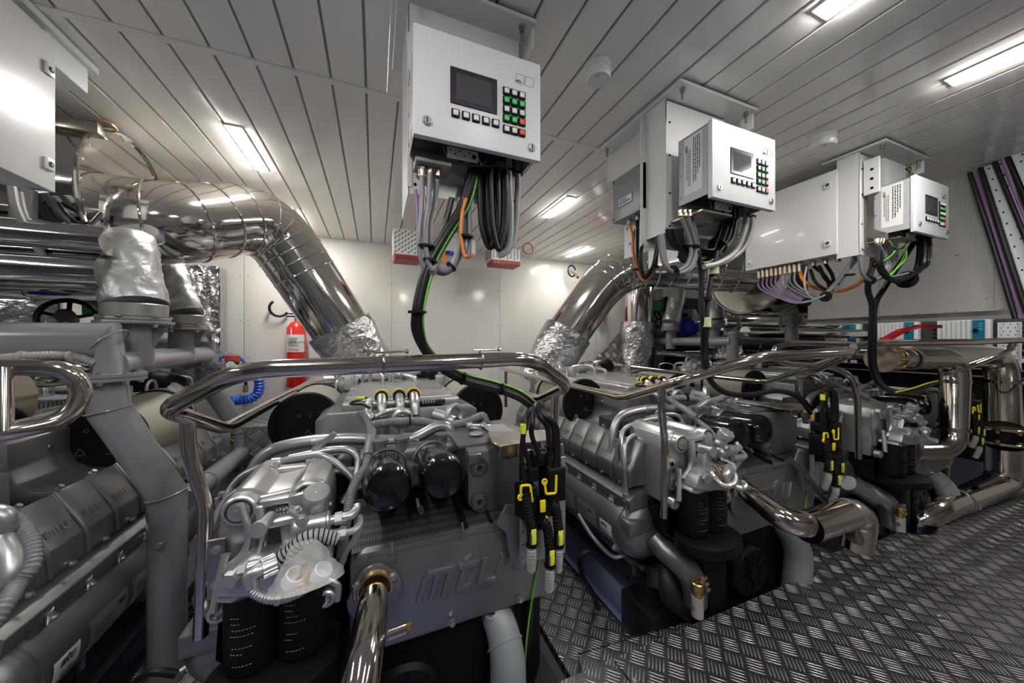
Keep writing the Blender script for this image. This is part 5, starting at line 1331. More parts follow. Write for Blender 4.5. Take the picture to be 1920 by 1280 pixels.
# ================================================================ exhaust ducts in mirror lagging
def ring_duct(name, pts, r, label, seams=(.5, .68), bend=0, foil_end=True, sleeve_len=.3):
    t = thing(name, pts[len(pts) // 2], label, 'exhaust duct', 'mirror-clad exhaust ducts')
    mb = MB(lag); full = fillet(pts, bend, 6)
    # segmented (lobster-back) elbow: facets along the fillet keep the sheet-metal look
    mb.tube(full, r, 48); mb.build('cladding', t, smooth=28)
    # seams: beads at joints
    mb = MB(lag); L = 0
    tot = sum((b - a).length for a, b in zip(full, full[1:])); fine = resample(full, .01); k = 14; q = []
    while k < len(fine) - 2:
        f = k / len(fine); q.append((fine[k], (fine[k + 1] - fine[k - 1]).normalized()))
        k += 14 if f < seams[0] else (8 if f < seams[1] else 80)
    for p_, d in q: mb.torus(p_, d, r + .001, .006, 48)
    mb.build('seam_bead', t, kind='stuff')
    return t, full
def sleeve(a, b, r0, r1, label, name='foil_sleeve', m=foil, amp=.02, seed=1, top=None):
    """crumpled wrapped sleeve"""
    rr = random.Random(seed); a, b = Vector(a), Vector(b); d = b - a; x, y, dn = frame_of(d); n = 26; k = 44; vs = []
    ph = [rr.uniform(0, 6.28) for _ in range(8)]
    for i in range(n + 1):
        s = i / n
        for j in range(k):
            th = 2 * PI * j / k
            w_ = math.sin(3 * th + ph[0] + 4 * s) * .35 + math.sin(7 * th + ph[1] - 9 * s) * .25 + math.sin(5 * th + 14 * s + ph[2]) * .3 + rr.uniform(-.35, .35)
            ends = min(1, 6 * min(s, 1 - s) + .25)
            r = r0 + (r1 - r0) * s + amp * w_ * ends * (.6 if m is cloth else 1) + (amp * .25 * math.sin(s * PI * 3 + ph[3]))
            vs.append(a + d * s + (x * math.cos(th) + y * math.sin(th)) * r)
    fs = [(i * k + j, i * k + (j + 1) % k, (i + 1) * k + (j + 1) % k, (i + 1) * k + j) for i in range(n) for j in range(k)]
    fs += [tuple(range(k))[::-1], tuple(range(n * k, n * k + k))]
    mb = MB(m); mb.add(vs, fs)
    return mb
# left duct: from the silencer face, elbow near the ceiling, down to the engine
V0 = Vector((-1.22, 2.35, .62)); V1_ = Vector((-1.0, 2.38, .63)); A0 = P(215, 400, Y=2.20); A1 = P(300, 405, Y=2.4); A2 = P(500, 405, Y=2.78); A3 = P(655, 640, Y=2.95); A4 = P(672, 668, Y=2.97)
t, fl_ = ring_duct('exhaust_duct', [V0, V1_, A2, A3], .212, 'mirror-clad exhaust duct at left, bending down behind the front engine', bend=.42, seams=(.40, .62))
mb = sleeve(A3 + (A2 - A3).normalized() * .14, A4 + (A4 - A3).normalized() * .35, .235, .215, '', seed=4, amp=.012); tag(mb.build('foil_sleeve'), 'crumpled foil sleeve at the foot of the left sloping duct', 'foil sleeve', None)
# right duct
B0 = P(1405, 508, Y=2.15); B2 = P(1160, 492, Y=2.80); B3 = P(1052, 640, Y=2.95); B4 = P(1038, 665, Y=2.97)
t, fl2 = ring_duct('exhaust_duct', [B0, B2, B3], .215, 'mirror-clad exhaust duct right of centre, bending down to the second engine', bend=.42, seams=(.42, .62))
mb = sleeve(B3 + (B2 - B3).normalized() * .12, B4 + (B4 - B3).normalized() * .35, .245, .22, '', seed=9, amp=.012); tag(mb.build('foil_sleeve'), 'crumpled foil sleeve at the foot of the right sloping duct', 'foil sleeve', None)

# silencers
def silencer(cx, cy, cz, r, L, sgn, label):
    """drum with its end face toward the duct; axis along X"""
    t = thing('exhaust_silencer', (cx, cy, cz - r), label, 'silencer')
    c = Vector((cx, cy, cz)); d = Vector((-sgn, 0, 0))
    mb = MB(lag); mb.lathe([(0, 0), (r, 0), (r, .004), (r, L), (0, L)], c, d, 72); mb.build('drum', t)
    mb = MB(lag); mb.torus(c, d, r, .012, 72); 
    mb.build('rim_bead', t)
    for k in (.3, .62, .95): mb = MB(lag); mb.torus(c + d * (L * k), d, r + .001, .006, 60); mb.build('seam_bead', t)
    mb = MB(zinc)
    for k in range(22):
        a = 2 * PI * k / 22; mb.lathe([(.005, 0), (.004, .003), (0, .004)], c + Vector((0, math.cos(a), math.sin(a))) * (r * .93), -d, 8)
    mb.build('rivets', t, kind='stuff')
    return t
silencer(-1.17, 2.35, .70, .335, 2.2, 1, 'big mirror-clad silencer drum at far left under the ceiling')
silencer(B0.x + .03, B0.y + .05, .655, .38, 1.2, -1, 'mirror-clad silencer drum behind the middle cabinet cables')
# clamp bracket on top of the left silencer
mb = MB(steel2, brass); p = P(170, 246, Y=2.1)
mb.box(p + Vector((-.12, -.03, -.015)), p + Vector((.04, .03, .03)), .003); mb.torus(p + Vector((.05, 0, .035)), (0, .3, 1), .03, .006, 20, 1)
tag(mb.build('pipe_bracket'), 'metal bracket with brass clamp on top of the left silencer', 'bracket')
# copper-tone sheet under the ceiling behind left duct
mb = MB(copper); a = P(285, 320, Y=2.9); b = P(395, 350, Y=2.9); mb.box((a.x, 2.88, b.z - .02), (b.x, 3.3, a.z), .004)
mb.box((a.x + .2, 2.878, b.z - .02), (a.x + .205, 2.88, a.z)); tag(mb.build('copper_sheet'), 'copper-coloured sheet seen above the left duct', 'sheet')

# bellows wraps in silver cloth standing on flanged stubs, and the blue-grey pipe frames
FR = .062
def frame_unit(pts_list, label, flanges=(), stubs=()):
    base = pts_list[0][0][-1]
    t = thing('exhaust_stand', (base.x, base.y, base.z), label, 'support frame', 'blue-grey pipe frames carrying the exhausts')
    for nm, pts, r in [(p[1], p[0], p[2]) for p in pts_list]:
        mb = MB(frame_m); mb.tube(pts, r, 28); 
        for p, q, s in zip(pts, pts[1:], pts[2:]):
            d = ((q - p).normalized() + (s - q).normalized()).normalized(); mb.torus(q, d, r * 1.07, .0035, 28)
        mb.build(nm, t, smooth=28)
    for c, r in flanges:
        mb = MB(frame_m, zinc); mb.cyl(c - Zv * .014, c - Zv * .001, r, seg=40); mb.cyl(c + Zv * .001, c + Zv * .014, r, seg=40)
        for k in range(8):
            a = 2 * PI * k / 8 + .2; mb.bolt(c + Vector((math.cos(a), math.sin(a), 0)) * (r * .84) + Zv * .014, Zv, .009, .008, 1); mb.bolt(c + Vector((math.cos(a), math.sin(a), 0)) * (r * .84) - Zv * .014, -Zv, .009, .010, 1)
        mb.build('flange', t)
    return t
# frame 1 (left)
YP = 1.85
pa = P(205, 641, Y=YP); beam_z = pa.z
V1 = P(205, 768, Y=YP); V2 = P(314, 925, Y=YP + .02); V3 = Vector((V2.x, V2.y, AISLE))
fB = P(385, 664, Y=3.05)
L0 = Vector((-2.6, YP, pa.z))
frame_unit([
    ([L0, pa, V1, V2, V3], 'post', FR),
    ([Vector((pa.x, YP, pa.z - .09)), Vector((fB.x, fB.y, pa.z - .09))], 'beam', .055),
    ([P(385, 640, Y=3.05), P(385, 712, Y=3.05), P(452, 808, Y=3.05), P(452, 960, Y=3.05)], 'post', .058),
    ([Vector((fB.x, fB.y, pa.z - .02)), Vector((fB.x - 1.3, fB.y, pa.z - .02))], 'cross_beam', .055),
    ([P(452, 850, Y=3.0), P(385, 905, Y=2.2), P(340, 940, Y=1.95)], 'brace', .05),
], 'blue-grey pipe frame at left carrying two wrapped bellows', flanges=[(P(205, 706, Y=YP), .105), (P(385, 685, Y=3.05), .105)])
mb = MB(zinc); p = P(301, 1020, Y=YP - .05); mb.lathe([(.014, 0), (.011, .005), (0, .006)], p - Yv * .01, (0, -1, 0), 16); mb.cyl(p, p + Yv * .03, .008); tag(mb.build('button_bolt'), 'round bolt head on the left frame post', 'bolt')
def stub(px, pyb, pyt, Y, label_, r=.060, fz=None, lean=(0, 0), topx=None, seed=2, topy=450, hw=.10):
    """flanged stub with a cloth-wrapped bellows above it"""
    b = P(px, pyb, Y=Y); f = P(px, pyt, Y=Y)
    t = thing('bellows_stub', b, 'grey flanged stub under the ' + label_.replace('wrapped ', ''), 'pipe stub', 'flanged stubs under the wrapped bellows')
    mb = MB(frame_m); mb.cyl(b - Zv * .04, f - Zv * .012, r, seg=30); mb.prism([(0, 0), (.05, 0), (0, -.10)], f + Vector((r, 0, -.02)), X, Zv, Yv, .006); mb.build('pipe', t)
    mb = MB(galv); mb.prism([(r * 2.1 * math.cos(PI / 8 + k * PI / 4) , r * 2.1 * math.sin(PI / 8 + k * PI / 4)) for k in range(8)], f - Zv * .014, X, Yv, Zv, .014, .002); mb.prism([(r * 1.9 * math.cos(PI / 8 + k * PI / 4) , r * 1.9 * math.sin(PI / 8 + k * PI / 4)) for k in range(8)], f + Zv * .002, X, Yv, Zv, .014, .002); mb.build('flange', t)
    mb = MB(galv); mb.cyl(f + Zv * .016, f + Zv * .075, r * 1.75, seg=40, bev=.004); mb.build('collar', t)
    for k in range(6):
        a = 2 * PI * k / 6 + .5; mb = MB(zinc); p = f + Vector((math.cos(a), math.sin(a), 0)) * r * 1.8; mb.bolt(p - Zv * .016, -Zv, .009, .010); mb.bolt(p + Zv * .016, Zv, .009, .006); mb.build('bolt', t)
    top = P(topx or px, topy, Y=Y + .08)
    mb = sleeve(f + Zv * .07, top, hw, hw * .95, '', seed=seed, amp=.013, m=cloth)
    tag(mb.build('bellows_wrap', smooth=80), 'silver cloth ' + label_, 'bellows wrap', None)
stub(254, 668, 602, 2.02, 'wrapped bellows at left, nearer and larger one', topx=236, topy=448, seed=2, hw=.105)
stub(341, 664, 614, 2.62, 'wrapped bellows at left, farther one behind the first', topx=300, topy=492, seed=7, hw=.105)
# frame 2 (right)
YR = 2.4
q0 = P(1373, 633, Y=YR); q1 = P(1373, 702, Y=YR); q2 = P(1352, 757, Y=YR + .2); 
e0 = P(1217, 633, Y=3.6)
frame_unit([
    ([Vector((q0.x + 1.6, q0.y + .4, q0.z)), q0, q1, q2, q2 - Zv * .9], 'post', .056),
    ([Vector((q0.x, q0.y, q0.z - .04)), Vector((e0.x, e0.y, q0.z - .04))], 'beam', .05),
    ([e0, e0 - Zv * .6], 'post', .056),
    ([e0 + Zv * .03, e0 + Vector((1.0, 0, .03))], 'cross_beam', .045),
], 'blue-grey pipe frame right of centre carrying three wrapped bellows', flanges=[(P(1217, 658, Y=3.6), .085)])
stub(1257, 648, 617, 3.2, 'wrapped bellows left of the pair under the right duct', r=.055, topx=1272, topy=548, seed=12, hw=.10)
stub(1340, 646, 612, 2.8, 'wrapped bellows right of the pair under the right duct', r=.06, topx=1332, topy=540, seed=15, hw=.11)
stub(1484, 636, 606, 2.1, 'wrapped bellows under the purple cable fan', r=.055, topx=1448, topy=560, seed=19, hw=.075)
# vertical foil-wrapped riser behind the right duct
r0 = P(1197, 545, Y=3.55); r1 = P(1197, 610, Y=3.55); r2 = P(1190, 690, Y=3.55)
mb = MB(lag); mb.tube([r0 + Zv * .25, r1], .19, 40); mb.torus(r0 + Zv * .05, Zv, .191, .005, 40); tag(mb.build('exhaust_riser'), 'short vertical mirror-clad pipe behind the right duct', 'exhaust duct')
mb = sleeve(r1 + Zv * .03, r2 - Zv * .15, .22, .20, '', seed=23, amp=.02); tag(mb.build('foil_sleeve', smooth=60), 'crumpled foil wrap round the vertical pipe behind the right duct', 'foil sleeve')
# tread-plate steps by the back wall on the right
s0, s1 = P(1128, 700, Y=3.75), P(1166, 625, Y=3.75)
mb = MB(plate_mat('tread_plate_upright', .085, (.2, .2, .2), True))
mb.prism([(P(1108, 686, Y=3.7).x, -.30), (P(1166, 612, Y=3.7).x, .15), (P(1166, 612, Y=3.7).x, -.30)], (0, 3.7, 0), X, Zv, Yv, .02, 0)
mb.box((P(1122, 700, Y=3.6).x, 3.58, -.9), (P(1168, 700, Y=3.6).x, 3.6, -.29)); mb.box((P(1122, 700, Y=3.6).x, 3.58, -.31), (P(1168, 700, Y=3.6).x, 3.7, -.29))
tag(mb.build('tread_plate_steps'), 'upright tread-plate panels by the back wall behind the second engine', 'tread plate')

# horizontal mirror pipes and clutter at left, under the silencer
for k, (z, y, r) in enumerate(((.42, 1.95, .06), (.29, 2.0, .085), (.36, 2.85, .09), (.30, 2.5, .09))):
    mb = MB(lag); mb.tube([(-3.9, y, z), (-.53 * y, y, z)], r, 36)
    for xx in (-3.3, -2.7, -2.1, -1.6): mb.torus((xx, y, z), X, r + .001, .004, 32)
    tag(mb.build('lagged_pipe'), '%s horizontal mirror-clad pipe under the left silencer' % ('upper', 'slimmer front', 'lowest', 'rearmost')[k], 'lagged pipe', 'horizontal mirror-clad pipes at left')
mb = MB(clight); mb.tube([P(22, 350, Y=1.9), P(30, 390, Y=1.9), P(55, 440, Y=1.92), P(90, 490, Y=1.95), P(130, 522, Y=2.0), P(160, 530, Y=2.1)], .012, 10, smooth=True); mb.tube([P(36, 360, Y=1.95), P(45, 400, Y=1.95), P(70, 450, Y=1.97), P(105, 500, Y=2.0), P(140, 528, Y=2.1)], .010, 10, smooth=True)
tag(mb.build('sagging_conduit'), 'pair of pale conduits sagging below the left silencer', 'conduit', None)
mb = MB(rubber); mb.tube([P(85, 378, Y=2.0), P(110, 410, Y=2.0), P(160, 425, Y=2.05), P(190, 400, Y=2.1)], .008, 8, smooth=True); mb.tube([P(110, 380, Y=2.0), P(125, 400, Y=2.0), P(150, 422, Y=2.05)], .007, 8, smooth=True)
tag(mb.build('black_wire'), 'thin black wires under the left silencer', 'cable', None)
mb = MB(frame_m); mb.cyl(P(44, 355, Y=2.0), P(44, 460, Y=2.0), .035, seg=20); tag(mb.build('hanger_post'), 'grey vertical hanger under the left cabinet', 'post')
mb = MB(cgrey); mb.tube([(-3.5, 1.95, .22), (-2.2, 1.95, .20), P(160, 470, Y=2.0), P(190, 472, Y=2.1)], .02, 12, smooth=True); tag(mb.build('grey_conduit'), 'grey horizontal conduit under the left silencer', 'conduit')
# handwheel + green valve actuator
hc = P(128, 597, Y=2.15)
t = thing('handwheel', hc, 'black valve handwheel at left behind the pipe frame', 'handwheel')
mb = MB(blackg); d = Vector((.35, -1, .25)).normalized(); mb.torus(hc, d, .085, .011, 44)
x_, y_, _ = frame_of(d); mb.cyl(hc - d * .02, hc + d * .05, .03, seg=20)
mb.build('rim', t)
for k in range(5):
    a = 2 * PI * k / 5 + .3; mb = MB(blackg); mb.tube([hc, hc + (x_ * math.cos(a) + y_ * math.sin(a)) * .082], .008, 10); mb.build('spoke', t)
t = thing('valve_actuator', P(170, 560, Y=2.6), 'grey and green valve actuator box left of the wrapped bellows', 'valve actuator')
a, b = P(148, 557, Y=2.6), P(195, 513, Y=2.6); mb = MB(sidegrey, blackm); mb.box((a.x, 2.6, a.z), (b.x, 2.8, b.z), .008); mb.box((a.x + .03, 2.596, a.z + .08), (a.x + .12, 2.6, a.z + .12), m=1); mb.build('control_box', t)
a, b = P(148, 590, Y=2.55), P(212, 558, Y=2.55); mb = MB(green); mb.box((a.x, 2.56, a.z), (b.x, 2.78, b.z), .01); mb.build('green_housing', t)
for k, (px, py, Y_) in enumerate(((1245, 560, 3.6), (1305, 598, 3.2))):
    a = P(px, py, Y=Y_); t = thing('valve_actuator', a, ('grey and green valve actuator left of the paired bellows under the right duct', 'small green valve actuator between the paired bellows under the right duct')[k], 'valve actuator')
    mb = MB(sidegrey); mb.box(a + Vector((-.06, 0, -.02)), a + Vector((.05, .15, .14)), .006); mb.build('control_box', t)
    mb = MB(green); mb.box(a + Vector((-.07, -.01, -.17)), a + Vector((.08, .15, -.03)), .008); mb.build('green_housing', t)
mb = MB(blackg); hc = P(1232, 598, Y=3.5); mb.torus(hc, (.3, -1, .2), .11, .014, 36); 
for k in range(3):
    a = 2 * PI * k / 3; mb.tube([hc, hc + Vector((math.cos(a), 0, math.sin(a))) * .11], .01, 8)
tag(mb.build('handwheel'), 'black handwheel behind the frame right of centre', 'handwheel')
mb = MB(bluel); mb.lathe([(0, 0), (.09, .02), (.13, .08), (.13, .16), (.08, .24), (0, .26)], P(1290, 616, Y=3.3) - Zv * .1, Zv, 24); tag(mb.build('blue_actuator'), 'dark blue valve body between the right bellows', 'valve')
mb = MB(bluel); mb.lathe([(0, 0), (.04, .02), (.07, .06), (.07, .12), (.04, .17), (0, .18)], P(2, 632, Y=2.4) - Zv * .1, Zv, 24); tag(mb.build('blue_actuator'), 'dark blue valve body at the far left edge above the pipe frame', 'valve')
# foil curtain behind left clutter and on the right behind bellows
def foil_sheet(x0, x1, y, z0, z1, label, nx=30, nz=14, m=foil, seed=1):
    rr = random.Random(seed); mb = MB(m); vs = []
    for j in range(nz + 1):
        for i in range(nx + 1):
            vs.append((x0 + (x1 - x0) * i / nx, y + rr.uniform(-.02, .02) + .03 * math.sin(i * .8 + j * .4), z0 + (z1 - z0) * j / nz))
    o = len(vs); mb.add(vs, [(j * (nx + 1) + i, j * (nx + 1) + i + 1, (j + 1) * (nx + 1) + i + 1, (j + 1) * (nx + 1) + i) for j in range(nz) for i in range(nx)])
    mb.box((x0, y + .05, z0), (x1, y + .07, z1)); return tag(mb.build('foil_blanket', smooth=60), label, 'insulation')
foil_sheet(-4.1, -1.9, 3.1, -.3, .5, 'crumpled foil blanket at far left behind the handwheel', seed=31)
foil_sheet(-2.2, -1.2, 3.45, -.42, -.10, 'crumpled foil blanket behind the left frame, low down', seed=33)
mb = sleeve((3.9, 2.8, -.2), (3.9, 2.8, .35), .16, .14, '', seed=40, m=foil); tag(mb.build('foil_sleeve', smooth=60), 'foil-wrapped stub in the dark behind the right bellows', 'foil sleeve')
# stainless line across behind, with coloured bands
mb = MB(steel, green, yellow); mb.tube([P(1230, 660, Y=3.3), P(1350, 670, Y=2.9), P(1470, 668, Y=2.2), P(1690, 662, Y=1.45)], .040, 20); a = P(1546, 668, Y=1.9); mb.cyl(a, a + X * .03, .043, m=1); mb.cyl(a + X * .035, a + X * .065, .043, m=2)
tag(mb.build('steel_line'), 'long stainless pipe with green and yellow band behind the rails', 'pipe')
mb = MB(steel); mb.tube([P(0, 700, Y=2.1), P(60, 705, Y=2.1), P(120, 700, Y=2.15), P(175, 700, Y=2.3), P(300, 690, Y=3.0)], .055, 24, bend=.1); mb.cyl(P(0, 760, Y=1.9), P(12, 760, Y=1.9) , .13, seg=30); 
tag(mb.build('steel_line'), 'stainless pipe at far left seen through the looped rail', 'pipe')
mb = MB(clight); mb.tube([P(0, 672, Y=1.75), P(60, 667, Y=1.75), P(130, 667, Y=1.78), P(178, 680, Y=1.8)], .016, 12, smooth=True, rib=(.009, .002)); mb.tube([P(232, 694, Y=1.95), P(262, 695, Y=2.2), P(300, 688, Y=2.5), P(368, 680, Y=3.0)], .016, 12, smooth=True, rib=(.012, .002))
for px, py, Y_ in ((41, 668, 1.75), (132, 668, 1.77), (244, 694, 2.05), (330, 684, 2.75)): mb.cyl(P(px, py, Y=Y_) - X * .004, P(px, py, Y=Y_) + X * .004, .02, seg=14, m=0)
tag(mb.build('ribbed_conduit'), 'light grey ribbed conduit under the left pipe frame', 'conduit', None)

# ================================================================ stainless guard rails
def rail(name, runs, label, posts=(), plates=(), r=.021, clamps=()):
    base = runs[0][0][0]
    t = thing(name, base, label, 'guard rail', 'polished guard rails round the engines')
    for nm, pts, rr in [(x[1], x[0], x[2] if len(x) > 2 else r) for x in [(a, b, *c) for a, b, *c in runs]]:
        mb = MB(steel); mb.tube(pts, rr, 22, bend=.07); mb.build(nm, t)
    for pts in posts:
        mb = MB(steel); 
        mb.tube(pts, .0175, 18, bend=.03); mb.build('post', t)
    for a, b in plates:
        mb = MB(steel2, zinc); mb.box(a, b, .002, 1); mb.bolt(((a[0] + b[0]) / 2, a[1], b[2] - .03), (0, -1, 0), .009, .006, 1); mb.bolt(((a[0] + b[0]) / 2, a[1], a[2] + .04), (0, -1, 0), .009, .006, 1); mb.build('fixing_plate', t)
    for c in clamps:
        mb = MB(steel2); c = Vector(c); mb.torus(c, X, .024, .003, 20); mb.cyl(c + Vector((-.02, 0, .028)), c + Vector((.05, 0, .03)), .0025, seg=8); mb.lathe([(0, 0), (.006, .002), (.006, .008), (0, .01)], c + Vector((.05, 0, .03)), X, 10); mb.build('clamp', t)
    return t
V = Vector
P1l, P1r = V((-.27, .90, -.062)), V((.425, .90, -.050))
P2l, P3l, P4l = V((-.475, 1.08, -.165)), V((-.485, 1.47, -.305)), V((-.45, 3.05, -.305))
P2r, P3r, P4r = V((.665, 1.09, -.165)), V((.745, 1.49, -.285)), V((.75, 3.1, -.29))
mpost = [V((-.48, 1.20, -.19)), V((-.478, 1.21, -.32)), V((-.445, 1.22, -.47)), V((-.455, 1.215, -.83))]
rail('guard_rail', [([P4l, P3l, P2l, P1l, P1r, P2r, P3r, P4r], 'rail')], 'polished guard rail bent round the front engine', posts=[mpost, [V((.70, 1.25, -.21)), V((.70, 1.26, -.42)), V((.66, 1.3, -.5))], [V((-.45, 3.0, -.31)), V((-.45, 3.0, -.7))]],
     plates=[((-.455 + .015, 1.205, -.73), (-.395, 1.212, -.56))], clamps=((.02, .9, -.055), (.27, .9, -.052)))
rr_ = [p + V((D, 0, 0)) for p in (P4l, P3l, P2l, P1l, P1r)] + [V((D + .52, .96, -.075)), P(1480, 727, Y=1.5), P(1440, 716, Y=1.8)]
rr_[0] = V((1.30, 3.55, -.30))
rail('guard_rail', [([*rr_[:5], P(1537, 690, Y=1.13), P(1497, 704, Y=1.35)], 'rail')], 'polished guard rail bent round the second engine', posts=[[p + V((D, 0, 0)) for p in mpost], [V((1.30, 3.4, -.31)), V((1.30, 3.4, -.7))]],
     plates=[((D - .44, 1.205, -.62), (D - .395, 1.212, -.55))])
g3 = [P(1072, 688, Y=3.7), P(1095, 677, Y=3.6), P(1265, 698, Y=2.5), P(1436, 716, Y=1.8), P(1520, 690, Y=1.35), P(1605, 655, Y=1.05)]
rail('guard_rail', [(g3, 'rail'), ([P(1600, 650, Y=1.05), P(1640, 643, Y=1.02), P(1820, 641, Y=.93), P(1960, 636, Y=.88)], 'top_rail'), ([P(1800, 692, Y=1.05), P(1868, 668, Y=.97), P(1893, 655, Y=.95), P(1900, 638, Y=.92)], 'return_rail')],
     'long polished guard rail running from the back wall to the third engine', posts=[[P(1500, 704, Y=1.45), P(1500, 765, Y=1.45)]])
rail('guard_rail', [([P(1598, 645, Y=1.3), P(1480, 643, Y=1.4), P(1452, 652, Y=1.42), P(1450, 672, Y=1.42), P(1475, 682, Y=1.40), P(1560, 687, Y=1.32), P(1598, 705, Y=1.27), P(1608, 750, Y=1.25)], 'rail', .019), ([P(1608, 745, Y=1.25), P(1610, 860, Y=1.24)], 'post', .019)],
     'polished rail looping left then down in front of the third engine')
lx = [P(0, 688, Y=1.25), P(100, 688, Y=1.25), P(150, 705, Y=1.27), P(160, 740, Y=1.28), P(140, 778, Y=1.27), P(90, 795, Y=1.25), P(0, 812, Y=1.2)]
rail('guard_rail', [([V((-2.2, 1.2, lx[0].z)), lx[0], P(128, 690, Y=1.26), P(160, 735, Y=1.28), P(120, 790, Y=1.26), P(0, 812, Y=1.2), V((-2.2, 1.15, -.36))], 'rail')], 'U-shaped polished guard rail at the left edge', posts=[[P(4, 690, Y=1.23), P(4, 810, Y=1.2)]])

# ================================================================ stainless cooling-water pipes
def spipe(name, segs, label, bands=(), r=None, cat='steel pipe', grp='stainless cooling pipes'):
    t = thing(name, segs[0][0][0], label, cat, grp)
    for pts, r, bend in segs:
        mb = MB(steel); mb.tube(pts, r, 36, bend=bend); mb.build('pipe', t)
    for c, d, R, m in bands:
        mb = MB(m, zinc); c = V(c); d = V(d).normalized(); mb.lathe([(R * .9, -.012), (R, -.012), (R, .012), (R * .9, .012)], c, d, 36); x_, y_, _ = frame_of(d); mb.cyl(c + x_ * (R + .006) - y_ * .02, c + x_ * (R + .006) + y_ * .02, .006, seg=10, m=1); mb.build('clamp_band', t)
    return t
for n, lab in ((0, 'curved stainless pipe leaving the front engine towards the viewer'), (1, 'stainless pipe from the second engine turning right to a strapped joint')):
    o = V((D * n, 0, 0))
    if n == 0:
        segs = [([V((0, 1.165, -.775)), V((-.005, 1.10, -.79)), V((-.03, .96, -.86)), V((-.075, .86, -1.02)), V((-.09, .80, -1.35))], [.040, .050, .056, .058, .058], .10)]
    else:
        segs = [([V((0, 1.165, -.745)) + o, V((0, .93, -.815)) + o, V((.16, .91, -.83)) + o], .052, .07), ([V((.06, .91, -.825)) + o, V((.50, .93, -.85)) + o, V((.56, .93, -.90)) + o, V((.56, .95, -1.05)) + o], .066, .09)]
    t = spipe('coolant_outlet_pipe', segs, lab, bands=[(V((0, 1.15, -.772 if n == 0 else -.75)) + o, (0, 1, .05), .052, brass)] + ([(V((.44, .93, -.848)) + o, X, .071, zinc)] if n else []))
    if n == 0:
        mb = MB(steel, brass); p = V((.035, 1.02, -.83)); mb.cyl(p, p + V((.05, -.01, .012)), .014, seg=16); mb.cyl(p + V((.05, -.01, .012)), p + V((.064, -.012, .015)), .012, seg=6, m=1); mb.build('drain_plug', t)
# strap over the joint of pipe 2
mb = MB(steel2); a = [P(1480, 860, Y=1.12), P(1510, 885, Y=1.05), P(1555, 950, Y=.95), P(1590, 985, Y=.92)]
for p, q in zip(a, a[1:]):
    d = (q - p); mb.rbox((p + q) / 2, (d.length + .01, .03, .004), (d.normalized(), Yv.cross(d.normalized()).cross(d.normalized()).normalized() * -1, d.normalized().cross(Yv.cross(d.normalized()).cross(d.normalized()).normalized() * -1)), 0)
tag(mb.build('steel_strap'), 'flat steel strap running down to the clamp on the second pipe', 'strap')
mb = MB(steel2); c = P(1605, 1003, Y=.93); mb.lathe([(0, 0), (.035, .0), (.05, .02), (.05, .05), (.03, .06), (0, .06)], c + V((0, .03, 0)), (0, -1, .2), 28); tag(mb.build('steel_plug'), 'round polished cap below the strapped pipe joint', 'cap')
# engine 3 pipes
e3 = [P(1688, 673, Y=1.16), P(1735, 668, Y=1.13), P(1788, 680, Y=1.10), P(1790, 740, Y=1.08), P(1790, 800, Y=1.08), P(1785, 842, Y=1.08), P(1720, 846, Y=1.14)]
spipe('cooling_pipe', [([P(1650, 672, Y=1.20), P(1790, 672, Y=1.10), P(1789, 846, Y=1.06), P(1712, 846, Y=1.17)], [.068, .075, .078, .078, .075, .062, .055], .16)], 'bent stainless pipe dropping in front of the third engine', bands=[(P(1790, 714, Y=1.085), Zv, .079, steel), (P(1789, 803, Y=1.07), Zv, .079, steel), (P(1705, 672, Y=1.155), X, .078, steel2)])
spipe('cooling_pipe', [([P(1690, 668, Y=1.35), P(1880, 668, Y=1.20), P(1882, 800, Y=1.10)], .10, .30)], 'farther bent stainless pipe at the right edge above the bolted coupling', bands=[(P(1882, 715, Y=1.13), Zv, .103, steel)])
spipe('cooling_pipe', [([P(1882, 835, Y=1.10), P(1882, 905, Y=1.12), P(1760, 955, Y=1.12), P(1722, 975, Y=1.17), P(1720, 1060, Y=1.24)], [.10, .10, .095, .085, .08, .08, .08], .16)], 'stainless pipe from the bolted coupling sweeping down to the deck edge', bands=[(P(1798, 940, Y=1.12), P(1760, 955, Y=1.12) - P(1882, 905, Y=1.12), .092, steel2)])
t = thing('flange_coupling', P(1882, 815, Y=1.1), 'black rubber coupling between bolted steel flanges at the right edge', 'coupling')
c = P(1882, 815, Y=1.1); mb = MB(blackm); mb.cyl(c - Zv * .05, c + Zv * .05, .125, seg=36, bev=.01); mb.build('rubber_body', t)
for s in (-1, 1):
    mb = MB(steel); mb.cyl(c + Zv * (s * .06 - .010), c + Zv * (s * .06 + .010), .155, seg=40, bev=.002); fl = mb.build('flange', t)
    mb = MB(brass)
    for k in range(8):
        a = 2 * PI * k / 8; mb.cyl(c + V((math.cos(a) * .138, math.sin(a) * .138, s * .028)), c + V((math.cos(a) * .138, math.sin(a) * .138, s * .050)), .015, seg=6)
    mb.build('bolts', fl)
# brass ball valve with red lever
vc = P(1662, 672, Y=1.19)
t = thing('ball_valve', vc, 'bolted brass valve with long red lever on the steel pipe at right', 'valve')
mb = MB(brass); mb.cyl(vc - X * .05, vc + X * .05, .078, seg=30, bev=.006)
for k in range(8):
    a = 2 * PI * k / 8; p = vc + V((0, math.cos(a) * .078, math.sin(a) * .078)); mb.cyl(p - X * .06, p + X * .06, .016, seg=12)
mb.cyl(vc + Zv * .07, vc + Zv * .12, .02, seg=18); mb.build('body', t)
for s in (-1, 1): mb = MB(steel); mb.cyl(vc + X * (s * .066 - .008), vc + X * (s * .066 + .008), .088, seg=36); mb.build('flange', t)
mb = MB(steel2); mb.cyl(vc + Zv * .11, vc + Zv * .125, .034, seg=8); mb.build('stem_nut', t)
h0 = vc + Zv * .135; h1 = P(1720, 612, Y=1.13); h2 = P(1762, 612, Y=1.08)
mb = MB(red); 
